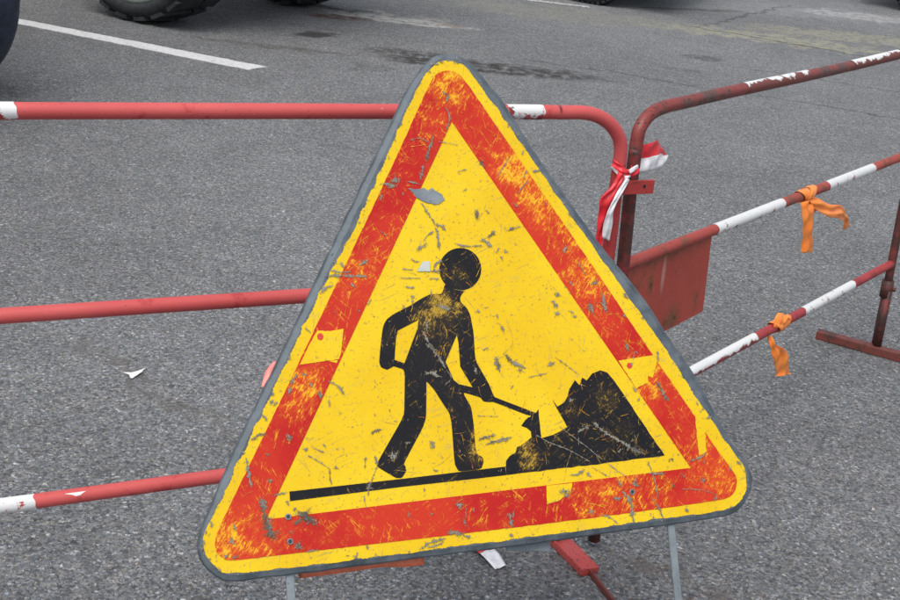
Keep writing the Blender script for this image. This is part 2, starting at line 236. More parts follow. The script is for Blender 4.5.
CHIPS = [[[[-0.0149,0.728],[-0.0118,0.7251]],0.00516],[[[-0.0081,0.7251],[-0.0101,0.7154],[-0.0124,0.7126]],0.00419],[[[-0.0155,0.7028],[-0.0115,0.6958],[-0.0097,0.6861],[-0.0122,0.6764],[-0.0176,0.6667]],0.00323],[[[-0.0404,0.6574],[-0.0455,0.6437],[-0.0521,0.6273],[-0.0569,0.6165]],0.00452],[[[-0.0496,0.6451],[-0.0656,0.6522],[-0.0799,0.6484]],0.00145],[[[-0.0354,0.6463],[-0.016,0.6432],[0.0005,0.6387]],0.00113],[[[-0.0527,0.6301],[-0.0566,0.6192]],0.00355],[[[-0.062,0.6084],[-0.066,0.5975],[-0.0707,0.5854]],0.00452],[[[-0.1339,0.579],[-0.1232,0.5774],[-0.114,0.5739]],0.00726],[[[-0.1184,0.584],[-0.106,0.585]],0.00726],[[[-0.094,0.582],[-0.0818,0.5797],[-0.0698,0.5759]],0.00258],[[[-0.0716,0.5461],[-0.0661,0.5338],[-0.0591,0.5214],[-0.0534,0.5104]],0.00274],[[[-0.052,0.5104],[-0.0439,0.5087],[-0.0391,0.5018]],0.00516],[[[-0.0526,0.505],[-0.0514,0.4915],[-0.051,0.47]],0.00516],[[[-0.0574,0.4998],[-0.0676,0.4948],[-0.0755,0.4857]],0.00242],[[[-0.0849,0.4754],[-0.0751,0.4769]],0.00806],[[[-0.0234,0.4795],[-0.0141,0.4751],[0.0011,0.4731],[0.0211,0.4744]],0.00258],[[[0.025,0.4829],[0.03,0.4773],[0.0351,0.4722]],0.00726],[[[0.0341,0.488],[0.045,0.4952]],0.00419],[[[0.0207,0.5308],[0.0172,0.5187]],0.00645],[[[-0.0072,0.5961],[0.0101,0.599]],0.00129],[[[-0.0011,0.5636],[0.0049,0.5661]],0.00323],[[[0.0359,0.6117],[0.0393,0.6033]],0.00484],[[[-0.1457,0.5046],[-0.1358,0.4962]],0.00194],[[[-0.1358,0.5616],[-0.1393,0.5537]],0.00355],[[[-0.1027,0.5646],[-0.1018,0.5606]],0.00323],[[[-0.0805,0.4526],[-0.0696,0.4521],[-0.0705,0.4361],[-0.0918,0.4372]],-0.00161],[[[-0.1004,0.4588],[-0.0928,0.4532],[-0.0832,0.4532]],0.00161],[[[-0.1239,0.4295],[-0.1092,0.4275],[-0.0875,0.4263]],0.00177],[[[-0.1147,0.4145],[-0.1001,0.4111]],0.00323],[[[-0.0712,0.4255],[-0.0576,0.4235]],0.0029],[[[-0.0645,0.4358],[-0.0604,0.4476],[-0.049,0.4511]],0.00419],[[[-0.0705,0.4366],[-0.0534,0.4363]],0.00355],[[[-0.1158,0.4423],[-0.0997,0.4402]],0.00194],[[[-0.1026,0.4007],[-0.1058,0.3838]],0.00323],[[[-0.1198,0.3846],[-0.1191,0.3806]],0.00387],[[[-0.0717,0.4083],[-0.0726,0.4004]],0.00258],[[[-0.0637,0.3814],[-0.0558,0.3783],[-0.0467,0.3732]],0.00806],[[[0.0018,0.3709],[0.0027,0.3668]],0.00387],[[[0.0331,0.361],[0.033,0.3562]],0.00355],[[[0.0489,0.4683],[0.0436,0.4603]],0.0029],[[[0.0569,0.4638],[0.0623,0.4609]],0.00355],[[[0.0513,0.4532],[0.0523,0.4491]],0.00323],[[[-0.0839,0.3602],[-0.0863,0.3432]],0.00548],[[[-0.0938,0.3437],[-0.0873,0.3289],[-0.0806,0.3154],[-0.0702,0.299],[-0.0614,0.2801]],0.00419],[[[-0.088,0.3224],[-0.0833,0.3156],[-0.0742,0.3123]],0.00484],[[[-0.0944,0.2773],[-0.085,0.2766],[-0.0722,0.2692]],0.00677],[[[-0.0614,0.2801],[-0.0547,0.2666],[-0.0667,0.2571]],0.00226],[[[-0.0132,0.2792],[-0.0141,0.2713]],0.00419],[[[0.0403,0.3391],[0.0405,0.3338]],0.00645],[[[0.0235,0.2937],[0.0263,0.2816],[0.0252,0.2724]],0.00516],[[[0.0422,0.2963],[0.0437,0.2856]],0.00726],[[[0.0027,0.307],[0.0113,0.3091]],0.00242],[[[-0.1899,0.1919],[-0.1843,0.1957],[-0.1737,0.1967]],0.00355],[[[-0.2067,0.1421],[-0.2033,0.158]],0.00258],[[[-0.1882,0.1578],[-0.1865,0.1438]],0.00355],[[[-0.1865,0.1438],[-0.1951,0.1284],[-0.2003,0.1165]],0.00177],[[[-0.1392,0.1739],[-0.1312,0.1737]],0.00323],[[[-0.1659,0.1582],[-0.1571,0.1548],[-0.1551,0.1609]],0.00726],[[[-0.1629,0.1491],[-0.1628,0.1554]],0.00484],[[[-0.0981,0.1709],[-0.0962,0.1631]],0.00726],[[[-0.0987,0.129],[-0.0936,0.1264]],0.00323],[[[-0.0207,0.1682],[-0.0067,0.1703],[0.0062,0.173]],0.00419],[[[-0.0079,0.16],[0.0118,0.1621],[0.0318,0.1655]],0.00387],[[[-0.0219,0.2054],[0.0165,0.2008]],0.00129],[[[-0.2028,0.1168],[-0.2008,0.1116]],0.00548],[[[0.0209,0.2909],[0.0257,0.2721]],0.00645],[[[0.0406,0.297],[0.0454,0.2873],[0.0677,0.2746]],0.00726],[[[0.0598,0.2751],[0.0608,0.2676]],0.00403],[[[0.1077,0.2735],[0.1205,0.2782]],0.00484],[[[0.1237,0.2874],[0.1384,0.275],[0.1605,0.2564]],0.00161],[[[0.0736,0.2581],[0.1063,0.2624]],0.0021],[[[0.0419,0.2431],[0.0463,0.2465]],0.00323],[[[-0.018,0.1677],[-0.0059,0.172],[0.0056,0.1703]],0.00323],[[[-0.0112,0.1598],[0.0127,0.1649],[0.0365,0.1675]],0.0029],[[[0.1484,0.1656],[0.1656,0.1715]],0.00581],[[[0.1767,0.178],[0.1892,0.1638],[0.2081,0.1509],[0.231,0.1357],[0.2462,0.1249],[0.2581,0.12]],0.00548],[[[0.2385,0.1294],[0.2542,0.1222]],0.00806],[[[0.2359,0.1409],[0.247,0.1455],[0.244,0.1533]],0.00161],[[[0.1475,0.1582],[0.1455,0.1436]],0.0021],[[[0.076,0.1665],[0.0944,0.1538],[0.1285,0.1377],[0.1622,0.1161]],0.00177],[[[0.1173,0.1758],[0.1392,0.1571],[0.1611,0.1384],[0.1829,0.1178]],0.00145],[[[0.2132,0.128],[0.2177,0.1302]],0.00323],[[[0.1387,0.2149],[0.1471,0.2172]],0.00387],[[[0.2996,0.2306],[0.3127,0.2027]],0.00516],[[[0.2579,0.2664],[0.2529,0.261]],0.00323],[[[-0.3679,0.2005],[-0.3613,0.206],[-0.3519,0.2061]],0.00355],[[[-0.3742,0.1986],[-0.3665,0.2028]],0.00194],[[[-0.3815,0.1713],[-0.3805,0.1542],[-0.3791,0.1335]],0.00548],[[[-0.3538,0.2348],[-0.3473,0.2244]],0.00194],[[[-0.2922,0.1701],[-0.2756,0.1587],[-0.259,0.1459]],0.00177],[[[-0.2596,0.1447],[-0.2608,0.1325],[-0.2587,0.1224]],0.00177],[[[-0.2512,0.1476],[-0.2467,0.146]],0.00419],[[[-0.3527,0.1771],[-0.3491,0.1755]],0.00323],[[[-0.3512,0.1379],[-0.3487,0.1382]],0.00516],[[[-0.2951,0.179],[-0.2927,0.1776]],0.00403],[[[-0.347,0.1157],[-0.337,0.1178],[-0.327,0.1177]],0.0021],[[[-0.32,0.1949],[-0.3123,0.1967]],0.00355],[[[-0.2836,0.1804],[-0.2667,0.1714]],0.00194],[[[-0.2679,0.1852],[-0.2611,0.1771]],0.00129],[[[-0.311,0.0888],[-0.3029,0.0818],[-0.2913,0.072]],0.01129],[[[-0.3174,0.0737],[-0.3082,0.0788]],0.00565],[[[-0.3023,0.089],[-0.2998,0.0754],[-0.2929,0.0819]],0.00645],[[[-0.2893,0.067],[-0.2961,0.075]],0.00565],[[[-0.3646,0.1114],[-0.3626,0.0919]],0.00887],[[[-0.3611,0.0821],[-0.3573,0.0697],[-0.3547,0.0574]],0.0121],[[[-0.3184,0.0364],[-0.3152,0.0433]],0.00645],[[[-0.3272,0.062],[-0.3249,0.06]],0.00323],[[[-0.2012,0.1203],[-0.2055,0.1034]],0.00565],[[[-0.212,0.1028],[-0.2102,0.0828]],0.00161],[[[-0.2604,0.1448],[-0.261,0.1251]],0.0021],[[[-0.3282,0.1052],[-0.3273,0.1014]],0.00419],[[[-0.3194,0.0921],[-0.3168,0.0943]],0.00323],[[[-0.3053,0.03],[-0.289,0.031]],0.00323],[[[-0.234,0.0119],[-0.2295,0.0187]],0.00419],[[[-0.2148,0.0243],[-0.214,0.0279]],0.00387],[[[0.1083,0.076],[0.118,0.0732]],0.00887],[[[0.1133,0.0703],[0.1144,0.0675]],0.00645],[[[0.2067,0.0831],[0.2098,0.0735]],0.00516],[[[0.2114,0.064],[0.2191,0.0553],[0.2245,0.0415],[0.2238,0.0257],[0.225,0.0137]],0.00645],[[[0.1954,0.0551],[0.207,0.0539]],0.00516],[[[0.2391,0.0812],[0.2328,0.0725],[0.2392,0.0718]],0.00645],[[[0.2637,0.1068],[0.2696,0.0848],[0.2724,0.0631],[0.2716,0.0471]],0.00242],[[[0.264,0.0466],[0.2723,0.0311],[0.2774,0.0146]],0.00323],[[[0.1539,0.0399],[0.155,0.0371]],0.00726],[[[0.1645,0.1071],[0.1927,0.0885]],0.00129],[[[0.1901,0.1126],[0.2206,0.087]],0.00129],[[[0.2655,0.0879],[0.2891,0.0842]],0.00484],[[[0.1548,0.1001],[0.1611,0.0929]],0.00323],[[[0.1259,0.1004],[0.1371,0.0979],[0.1496,0.1046]],0.00323],[[[0.3009,0.1019],[0.3032,0.1071],[0.3092,0.1065],[0.3069,0.1013]],0.00226],[[[0.1688,0.0317],[0.1828,0.0276],[0.1958,0.0156]],0.00258],[[[0.3014,0.0641],[0.3042,0.0625]],0.00403],[[[0.3,0.2314],[0.3034,0.2229]],0.00645],[[[0.309,0.2087],[0.3158,0.2027]],0.00484],[[[0.3076,0.2833],[0.3049,0.271]],0.00516],[[[0.366,0.1972],[0.3665,0.1903]],0.00323],[[[0.371,0.1789],[0.3782,0.1852]],0.00194],[[[0.3804,0.1684],[0.3896,0.1676]],0.00355],[[[0.2553,0.2267],[0.259,0.2209]],0.00419],[[[0.2601,0.2072],[0.2625,0.2097]],0.00484],[[[0.2603,0.2728],[0.2653,0.2862],[0.272,0.2802]],0.00194],[[[0.2507,0.301],[0.2536,0.2897]],0.00565],[[[-0.2347,0.4372],[-0.2203,0.437],[-0.1995,0.4355],[-0.1732,0.4333]],0.00419],[[[-0.2449,0.4125],[-0.2403,0.4199],[-0.2271,0.4218]],0.00645],[[[-0.2299,0.4466],[-0.2146,0.4419],[-0.1988,0.4425]],0.0029],[[[-0.2131,0.4575],[-0.2073,0.4494]],0.00387],[[[-0.1994,0.423],[-0.1958,0.4189]],0.00484],[[[-0.1819,0.4521],[-0.1706,0.4581]],0.00419],[[[-0.277,0.3593],[-0.2688,0.3511]],0.00161],[[[-0.2296,0.382],[-0.2288,0.3768]],0.00226],[[[-0.1929,0.3824],[-0.1905,0.3796]],0.00323],[[[-0.1778,0.388],[-0.1701,0.3979]],0.00194],[[[0.0342,0.609],[0.0382,0.6061]],0.00516],[[[0.0599,0.5834],[0.086,0.619]],0.00145],[[[0.1065,0.5836],[0.1123,0.5947]],0.00258],[[[0.093,0.5575],[0.1133,0.5792]],0.00194],[[[0.1225,0.5936],[0.1373,0.5943]],0.00323],[[[0.1087,0.62],[0.1125,0.6312]],0.00258],[[[0.0177,0.5296],[0.0178,0.5186]],0.00726],[[[0.0327,0.4881],[0.0447,0.493]],0.00516],[[[0.0622,0.4951],[0.0906,0.5022]],0.00258],[[[0.0697,0.4975],[0.0803,0.5012]],0.00419],[[[0.085,0.5397],[0.0874,0.5355]],0.00484],[[[0.1379,0.5408],[0.1403,0.5365]],0.00323],[[[0.0349,0.5304],[0.0387,0.5261]],0.00258],[[[0.1597,0.4579],[0.1665,0.4645]],0.00645],[[[0.1814,0.4417],[0.1945,0.4175]],0.00161],[[[0.2046,0.4031],[0.2122,0.4041]],0.00645],[[[0.2213,0.3828],[0.2209,0.358]],0.00887],[[[0.1968,0.3676],[0.1983,0.3565]],0.00968],[[[0.2593,0.3835],[0.2641,0.3749]],0.00581],[[[0.2542,0.3477],[0.2553,0.3448]],0.00484],[[[0.1376,0.3902],[0.1429,0.3858]],0.00565],[[[0.133,0.3768],[0.1363,0.3684]],0.00613],[[[0.1349,0.3576],[0.1361,0.3561]],0.00645],[[[0.165,0.4079],[0.1674,0.4037]],0.00419],[[[0.1573,0.3603],[0.1655,0.3558]],0.0021],[[[0.1648,0.3503],[0.1684,0.3507]],0.00403],[[[-0.2646,0.2598],[-0.264,0.2535]],0.00645],[[[-0.276,0.2745],[-0.2751,0.2707]],0.00484],[[[-0.3075,0.277],[-0.2962,0.2899]],0.00419],[[[-0.3128,0.2599],[-0.3068,0.2707]],0.00387],[[[-0.34,0.2509],[-0.3359,0.2543]],0.00484],[[[-0.3339,0.2492],[-0.33,0.2501]],0.00387],[[[-0.3664,0.204],[-0.3588,0.2062],[-0.352,0.2051]],0.00323],[[[-0.3526,0.2347],[-0.3471,0.2268]],0.00226],[[[-0.249,0.2762],[-0.2343,0.2675],[-0.2279,0.2544]],0.00387],[[[-0.2516,0.2487],[-0.2505,0.2386]],0.00258],[[[-0.1885,0.193],[-0.1802,0.1973],[-0.1763,0.197]],0.00387],[[[-0.2885,0.2906],[-0.2811,0.2888]],0.00387],[[[-0.3181,0.2021],[-0.3148,0.1969]],0.00484],[[[-0.3335,0.2678],[-0.3351,0.263]],0.00355],[[[-0.0686,0.0732],[-0.0594,0.0712]],0.00613],[[[-0.0593,0.0489],[-0.058,0.0412]],0.00645],[[[-0.0853,0.0337],[-0.0722,0.0307],[-0.0616,0.029]],0.00677],[[[-0.0644,0.0281],[-0.0518,0.0204]],0.00323],[[[0.016,0.0483],[0.0177,0.0328]],0.00645],[[[0.0235,0.0526],[0.0201,0.0428]],0.00419],[[[-0.1327,0.0135],[-0.1187,0.0206],[-0.0917,0.0244]],0.00419],[[[-0.122,0.0147],[-0.1046,0.0164],[-0.0934,0.0214]],0.00258],[[[-0.1163,0.1029],[-0.1176,0.098]],0.00226],[[[0.0152,0.0191],[0.0156,0.0152]],0.00484],[[[-0.041,0.0659],[-0.042,0.0572]],0.00161],[[[-0.1085,0.0649],[-0.108,0.0618]],0.00323],[[[-0.1456,0.0697],[-0.1457,0.0634]],0.00258],[[[-0.0531,0.0672],[-0.0566,0.0486]],0.00145],[[[0.3581,0.07],[0.358,0.0646]],0.00645],[[[0.3752,0.0314],[0.3799,0.0428]],0.00484],[[[0.318,0.0572],[0.3372,0.0544],[0.3588,0.0504],[0.3796,0.0407]],0.00145],[[[0.3406,0.1011],[0.3597,0.1047],[0.3692,0.1104]],0.00387],[[[0.3654,0.0933],[0.3639,0.0999]],0.00258],[[[0.3183,0.0837],[0.3256,0.0754]],0.00194],[[[0.3022,0.0659],[0.3042,0.0625]],0.00419],[[[0.3016,0.1027],[0.3034,0.1068],[0.3093,0.1052]],0.00226],[[[0.3216,0.0242],[0.3221,0.0198]],0.00419],[[[0.4112,0.0822],[0.4119,0.0789]],0.00484],[[[0.4278,0.0916],[0.4317,0.0846]],0.00387],[[[-0.3644,0.097],[-0.3625,0.0852]],0.00806],[[[-0.3614,0.0755],[-0.356,0.0595]],0.00887],[[[-0.4415,0.0881],[-0.439,0.0841],[-0.4411,0.0815]],0.00419],[[[-0.4123,0.0592],[-0.4116,0.0554]],0.00645],[[[-0.4124,0.0346],[-0.4077,0.034]],0.00581],[[[-0.4238,0.0359],[-0.4198,0.0383]],0.00387],[[[-0.4076,0.0806],[-0.4055,0.0718]],0.00323],[[[-0.3111,0.0854],[-0.3035,0.0807],[-0.2981,0.0752]],0.01129],[[[-0.3192,0.0408],[-0.3156,0.0366]],0.00726],[[[-0.3203,0.0719],[-0.31,0.0756]],0.00419]]

# ------------------------------------------------------------------ ground materials
def ellipse(T, vec, cx, cy, rx, ry, ang, soft=0.35):
    m = T.n.new('ShaderNodeMapping'); m.vector_type = 'TEXTURE'; T.l.new(vec, m.inputs[0])
    m.inputs['Location'].default_value = (cx, cy, 0); m.inputs['Rotation'].default_value = (0, 0, math.radians(ang)); m.inputs['Scale'].default_value = (rx, ry, 1)
    d = T.vmath('LENGTH', T.vmath('MULTIPLY', m.outputs[0], (1, 1, 0)))
    return T.step(d, 1.0 + soft * 0.4, 1.0 - soft)
def asphalt_mat():
    T = NT('asphalt', '2D')
    P = T.vmath('MULTIPLY', T.obj, (1, 1, 0))
    wn_ = T.vmath('MULTIPLY', T.vmath('SUBTRACT', T.noise(190, 1, 0.5, P, out='Color'), (0.5, 0.5, 0.5)), (0.011, 0.011, 0))
    PW = T.vmath('ADD', P, wn_)
    v1 = T.voro(150, PW); v2 = T.voro(280, PW)
    sep = T.n.new('ShaderNodeSeparateColor'); T.l.new(v1.outputs['Color'], sep.inputs[0])
    sep2 = T.n.new('ShaderNodeSeparateColor'); T.l.new(v2.outputs['Color'], sep2.inputs[0])
    stone = T.ramp(sep.outputs[0], [(0.0, (0.066, 0.069, 0.071)), (0.30, (0.130, 0.133, 0.135)), (0.60, (0.182, 0.184, 0.183)), (0.85, (0.245, 0.244, 0.236)), (0.955, (0.30, 0.295, 0.285)), (1.0, (0.54, 0.53, 0.51))])
    small = T.ramp(sep2.outputs[0], [(0.0, (0.055, 0.058, 0.060)), (0.45, (0.152, 0.155, 0.156)), (0.9, (0.250, 0.249, 0.240)), (1.0, (0.48, 0.47, 0.45))])
    pick = T.step(sep.outputs[1], 0.40, 0.46)
    c = T.mix(pick, stone, small)
    tint = T.mix(sep.outputs[2], (0.91, 1.00, 1.13), (1.06, 1.02, 0.97)); c = T.mix(1.0, c, tint, 'MULTIPLY')
    # dark binder plus painted crevice shade (micro-occlusion) between the chippings
    joint = T.step(v1.outputs['Distance'], 0.50, 0.78)
    c = T.mix(T.math('MULTIPLY', joint, 0.55), c, (0.05, 0.052, 0.056))
    # grey dust worn into the surface, and broad unevenness
    big = T.noise(0.55, 5, 0.6, P); mid = T.noise(4.5, 4, 0.6, P); sm = T.noise(28, 3, 0.6, P)
    f = T.math('ADD', T.step(big, 0.3, 0.7, 0.99, 1.19), T.step(mid, 0.3, 0.7, -0.07, 0.07))
    f = T.math('ADD', f, T.step(sm, 0.25, 0.75, -0.08, 0.08))
    fm = T.n.new('ShaderNodeCombineColor')
    for k in range(3): T.l.new(f, fm.inputs[k])
    c = T.mix(1.0, c, fm.outputs[0], 'MULTIPLY')
    # distort for stain outlines
    nz = T.n.new('ShaderNodeTexNoise'); nz.noise_dimensions = '2D'; T.l.new(P, nz.inputs['Vector']); nz.inputs['Scale'].default_value = 5.0; nz.inputs['Detail'].default_value = 5
    sub = T.vmath('SUBTRACT', nz.outputs['Color'], (0.5, 0.5, 0.5))
    def warped(a):
        return T.vmath('ADD', P, T.vmath('MULTIPLY', sub, (a, a, 0)))
    W1, W2 = warped(0.25), warped(0.9)
    brk = T.step(T.noise(13, 4, 0.65, P), 0.30, 0.62)
    def stain_tone(col, amt, e, rough_break=True):
        nonlocal c
        m = T.math('MULTIPLY', e, amt)
        if rough_break: m = T.math('MULTIPLY', m, brk)
        c = T.mix(m, c, col)
    oil = (0.040, 0.038, 0.037)
    stain_tone(oil, 1.0, ellipse(T, W1, 0.10, 8.26, 0.82, 0.22, 4))
    stain_tone(oil, 0.85, ellipse(T, W1, -0.45, 8.40, 0.30, 0.20, 10))
    stain_tone(oil, 0.9, ellipse(T, W1, -1.12, 8.72, 0.17, 0.10, 25), False)
    stain_tone((0.075, 0.062, 0.054), 0.65, ellipse(T, W1, -1.35, 8.10, 0.55, 0.07, 3))
    stain_tone(oil, 0.45, ellipse(T, W1, -0.65, 7.78, 0.13, 0.14, 0))
    stain_tone(oil, 0.7, ellipse(T, W1, 1.65, 9.68, 0.16, 0.15, 20))
    stain_tone(oil, 0.45, ellipse(T, W1, 1.40, 9.02, 0.12, 0.10, 0))
    stain_tone((0.07, 0.06, 0.055), 0.5, ellipse(T, W2, -2.9, 6.2, 0.9, 0.35, -15))  # broad, broken darker patch on the ground around the parked van's tyre
    stain_tone((0.60, 0.60, 0.59), 1.0, ellipse(T, W1, -0.52, 9.76, 0.52, 0.13, 4)); stain_tone((0.42, 0.41, 0.37), 0.7, ellipse(T, W2, -0.75, 9.85, 0.6, 0.25, 4))
    stain_tone((0.09, 0.042, 0.022), 1.0, ellipse(T, W1, -1.03, 9.58, 0.26, 0.10, 10)); stain_tone((0.03, 0.03, 0.03), 0.9, ellipse(T, W1, -1.0, 9.98, 0.22, 0.10, 5))
    stain_tone((0.14, 0.075, 0.04), 0.7, ellipse(T, W1, -0.22, 9.80, 0.13, 0.12, 0))
    stain_tone((0.42, 0.40, 0.25), 0.55, ellipse(T, W2, 2.55, 11.15, 1.15, 0.30, -3))
    stain_tone((0.30, 0.29, 0.21), 0.35, ellipse(T, W2, 0.75, 11.2, 1.2, 0.45, 10))
    stain_tone((0.40, 0.38, 0.25), 0.5, ellipse(T, W2, 3.4, 11.9, 1.2, 0.35, 10))
    stain_tone((0.50, 0.50, 0.50), 0.55, ellipse(T, W2, 3.85, 13.62, 0.70, 0.36, 14))
    stain_tone((0.36, 0.36, 0.35), 0.25, ellipse(T, W2, 2.7, 13.2, 1.3, 0.5, 14))
    stain_tone((0.10, 0.075, 0.06), 0.45, ellipse(T, W1, 0.62, 2.36, 0.26, 0.035, -42))
    stain_tone((0.10, 0.085, 0.075), 0.45, ellipse(T, W1, -0.74, 3.05, 0.55, 0.035, -38))
    # seams and cracks: wavering dark lines
    def seam(x0, y0, x1, y1, w, amt, col=(0.03, 0.03, 0.032)):
        dx, dy = x1 - x0, y1 - y0; L_ = math.hypot(dx, dy)
        stain_tone(col, amt, ellipse(T, W1, (x0 + x1) / 2, (y0 + y1) / 2, L_ / 2, w, math.degrees(math.atan2(dy, dx)), 0.6), False)
    seam(1.70, 11.05, 3.3, 14.2, 0.03, 0.6); seam(1.55, 11.45, 3.4, 10.6, 0.035, 0.7)
    seam(0.75, 8.75, 1.55, 8.35, 0.025, 0.6); seam(1.3, 8.55, 3.1, 8.0, 0.022, 0.6); seam(0.2, 8.75, 0.9, 8.6, 0.02, 0.6)
    seam(-3.5, 9.2, 0.2, 8.9, 0.02, 0.25); seam(1.2, 12.1, 2.6, 12.9, 0.09, 0.6); seam(1.3, 9.6, 3.6, 9.0, 0.018, 0.5); seam(-2.2, 6.1, 0.4, 5.6, 0.012, 0.3)
    h1 = T.math('SUBTRACT', 1.0, v1.outputs['Distance'])
    hh = T.math('ADD', h1, T.math('MULTIPLY', sep.outputs[1], 0.5))
    hh = T.math('ADD', hh, T.math('MULTIPLY', v2.outputs['Distance'], -0.5))
    nrm = T.bump(hh, 0.8, 0.0038)
    return T.done(c, T.step(sep.outputs[0], 0, 1, 0.88, 0.62), 0, nrm, 0.4)
ASPH = asphalt_mat()
def paint_white(name='road_paint', wear=0.42):
    T = NT(name); P = T.obj
    n = T.noise(42, 5, 0.7, P); n2 = T.noise(230, 2, 0.6, P)
    m = T.step(T.math('ADD', T.math('MULTIPLY', n, 0.6), T.math('MULTIPLY', n2, 0.4)), wear - 0.05, wear + 0.05)
    c = T.mix(m, (0.17, 0.17, 0.17), T.mix(T.noise(9, 4), (0.50, 0.51, 0.515), (0.66, 0.67, 0.68)))
    return T.done(c, 0.85, 0, T.bump(n2, 0.4, 0.002), 0.3)
ROADP = paint_white(); ROADP2 = paint_white('faded_road_paint', 0.50)

# ------------------------------------------------------------------ ground
bm = bmesh.new()
for a in ((-250, -250), (250, -250), (250, 250), (-250, 250)): bm.verts.new((*a, 0))
bm.faces.new(bm.verts[:]); g = from_bm('ground', bm, ASPH); g['kind'] = 'structure'
def marking(name, pts, mat):
    bm = bmesh.new(); P = densify(pts, 0.05, 0.004)
    sheet(bm, [P if area2(P) > 0 else P[::-1]], 0.0005, 0.004)
    o = from_bm(name, bm, mat); o['kind'] = 'structure'; return o
marking('parking_line', [(-4.6, 8.655), (-2.839, 8.019), (-1.201, 7.428), (-1.278, 7.283), (-2.776, 7.852), (-4.54, 8.49)], ROADP)
marking('parking_line', [(-1.9, 12.35), (0.371, 11.885), (0.93, 11.845), (0.93, 11.775), (0.369, 11.775), (-1.93, 12.24)], ROADP2)

# ------------------------------------------------------------------ barrier materials
def pipe_paint(name, col, col2, rust, amt, speck=0.72, dark=(0.03, 0.02, 0.018), fine=0.70):
    T = NT(name)
    n = T.noise(14, 5, 0.65); n2 = T.noise(95, 3, 0.6); n3 = T.noise(4, 3)
    c = T.mix(T.step(n3, 0.3, 0.7), col, col2)
    m = T.step(n, 0.62 - amt, 0.72 - amt * 0.8)
    c = T.mix(m, c, rust)
    c = T.mix(T.step(n2, speck, speck + 0.04), c, dark)
    n4 = T.noise(60, 4, 0.7, T.mapping((1, 1, 1), loc=(3.1, 0.2, 0.7)))
    c = T.mix(T.step(n4, 0.70, 0.73, 0, 0.55), c, (0.62, 0.40, 0.38))
    c = T.mix(T.step(T.noise(250, 2, 0.6), fine, fine + 0.03, 0, 0.75), c, dark)
    return T.done(c, T.step(n, 0.3, 0.7, 0.42, 0.65), 0, T.bump(n2, 0.12, 0.002), 0.45)
RED1 = pipe_paint('red_pipe_paint', (0.58, 0.098, 0.094), (0.53, 0.078, 0.078), (0.40, 0.035, 0.04), 0.05, 0.70)
REDF = pipe_paint('speckled_red_foot_paint', (0.54, 0.085, 0.080), (0.46, 0.07, 0.065), (0.30, 0.05, 0.045), 0.06, 0.64, (0.03, 0.02, 0.018), 0.60)
RED1P = pipe_paint('red_post_paint', (0.43, 0.048, 0.042), (0.37, 0.036, 0.034), (0.20, 0.034, 0.028), 0.08, 0.68, (0.03, 0.02, 0.018), 0.64)
RED2T = pipe_paint('rusted_red_paint', (0.26, 0.042, 0.036), (0.19, 0.040, 0.034), (0.115, 0.062, 0.055), 0.17, 0.60, (0.03, 0.02, 0.018), 0.60)
RED2M = pipe_paint('faded_red_paint', (0.42, 0.072, 0.052), (0.36, 0.055, 0.042), (0.20, 0.070, 0.042), 0.10, 0.68)
RED2L = pipe_paint('dull_crimson_paint', (0.30, 0.034, 0.040), (0.38, 0.042, 0.042), (0.20, 0.03, 0.034), 0.08, 0.72)
RUSTP = pipe_paint('rusty_post_paint', (0.050, 0.024, 0.019), (0.095, 0.026, 0.020), (0.20, 0.028, 0.027), 0.13, 0.60)
RUSTF = pipe_paint('rusty_foot_paint', (0.13, 0.040, 0.030), (0.17, 0.036, 0.030), (0.07, 0.030, 0.022), 0.12, 0.62)
def plate_mat():
    T = NT('rust_stained_plate'); n = T.noise(16, 5, 0.7); n2 = T.noise(90, 3)
    c = T.mix(T.step(T.noise(5, 3), 0.3, 0.7), (0.43, 0.072, 0.050), (0.37, 0.060, 0.042))
    r = None
    for x, y, rx, ry, w in ((0.25, 0.655, 0.30, 0.035, 0.9), (0.29, 0.475, 0.05, 0.05, 1.0), (0.17, 0.60, 0.018, 0.045, 1.0), (0.10, 0.61, 0.06, 0.04, 0.7), (0.40, 0.50, 0.02, 0.03, 0.7)):
        d = T.vmath('LENGTH', T.vmath('MULTIPLY', T.vmath('SUBTRACT', T.vmath('MULTIPLY', T.obj, (1, 1, 0)), (x, y, 0)), (1 / rx, 1 / ry, 0)))
        v = T.step(d, 1.2, 0.1, 0, w); r = v if r is None else T.math('MAXIMUM', r, v)
    c = T.mix(T.math('MULTIPLY', r, T.step(n, 0.36, 0.56)), c, (0.17, 0.075, 0.034))
    c = T.mix(T.math('MULTIPLY', r, T.step(n, 0.56, 0.62)), c, (0.06, 0.035, 0.025))
    d = T.vmath('LENGTH', T.vmath('MULTIPLY', T.vmath('SUBTRACT', T.vmath('MULTIPLY', T.obj, (1, 1, 0)), (0.225, 0.60, 0)), (1 / 0.010, 1 / 0.05, 0)))
    c = T.mix(T.step(d, 1.2, 0.2, 0, 0.4), c, (0.62, 0.45, 0.42))
    c = T.mix(T.step(n2, 0.68, 0.71, 0, 0.7), c, (0.05, 0.03, 0.025))
    return T.done(c, T.step(n, 0.3, 0.7, 0.5, 0.75), 0, T.bump(n, 0.15, 0.003), 0.4)
PLATE = plate_mat()
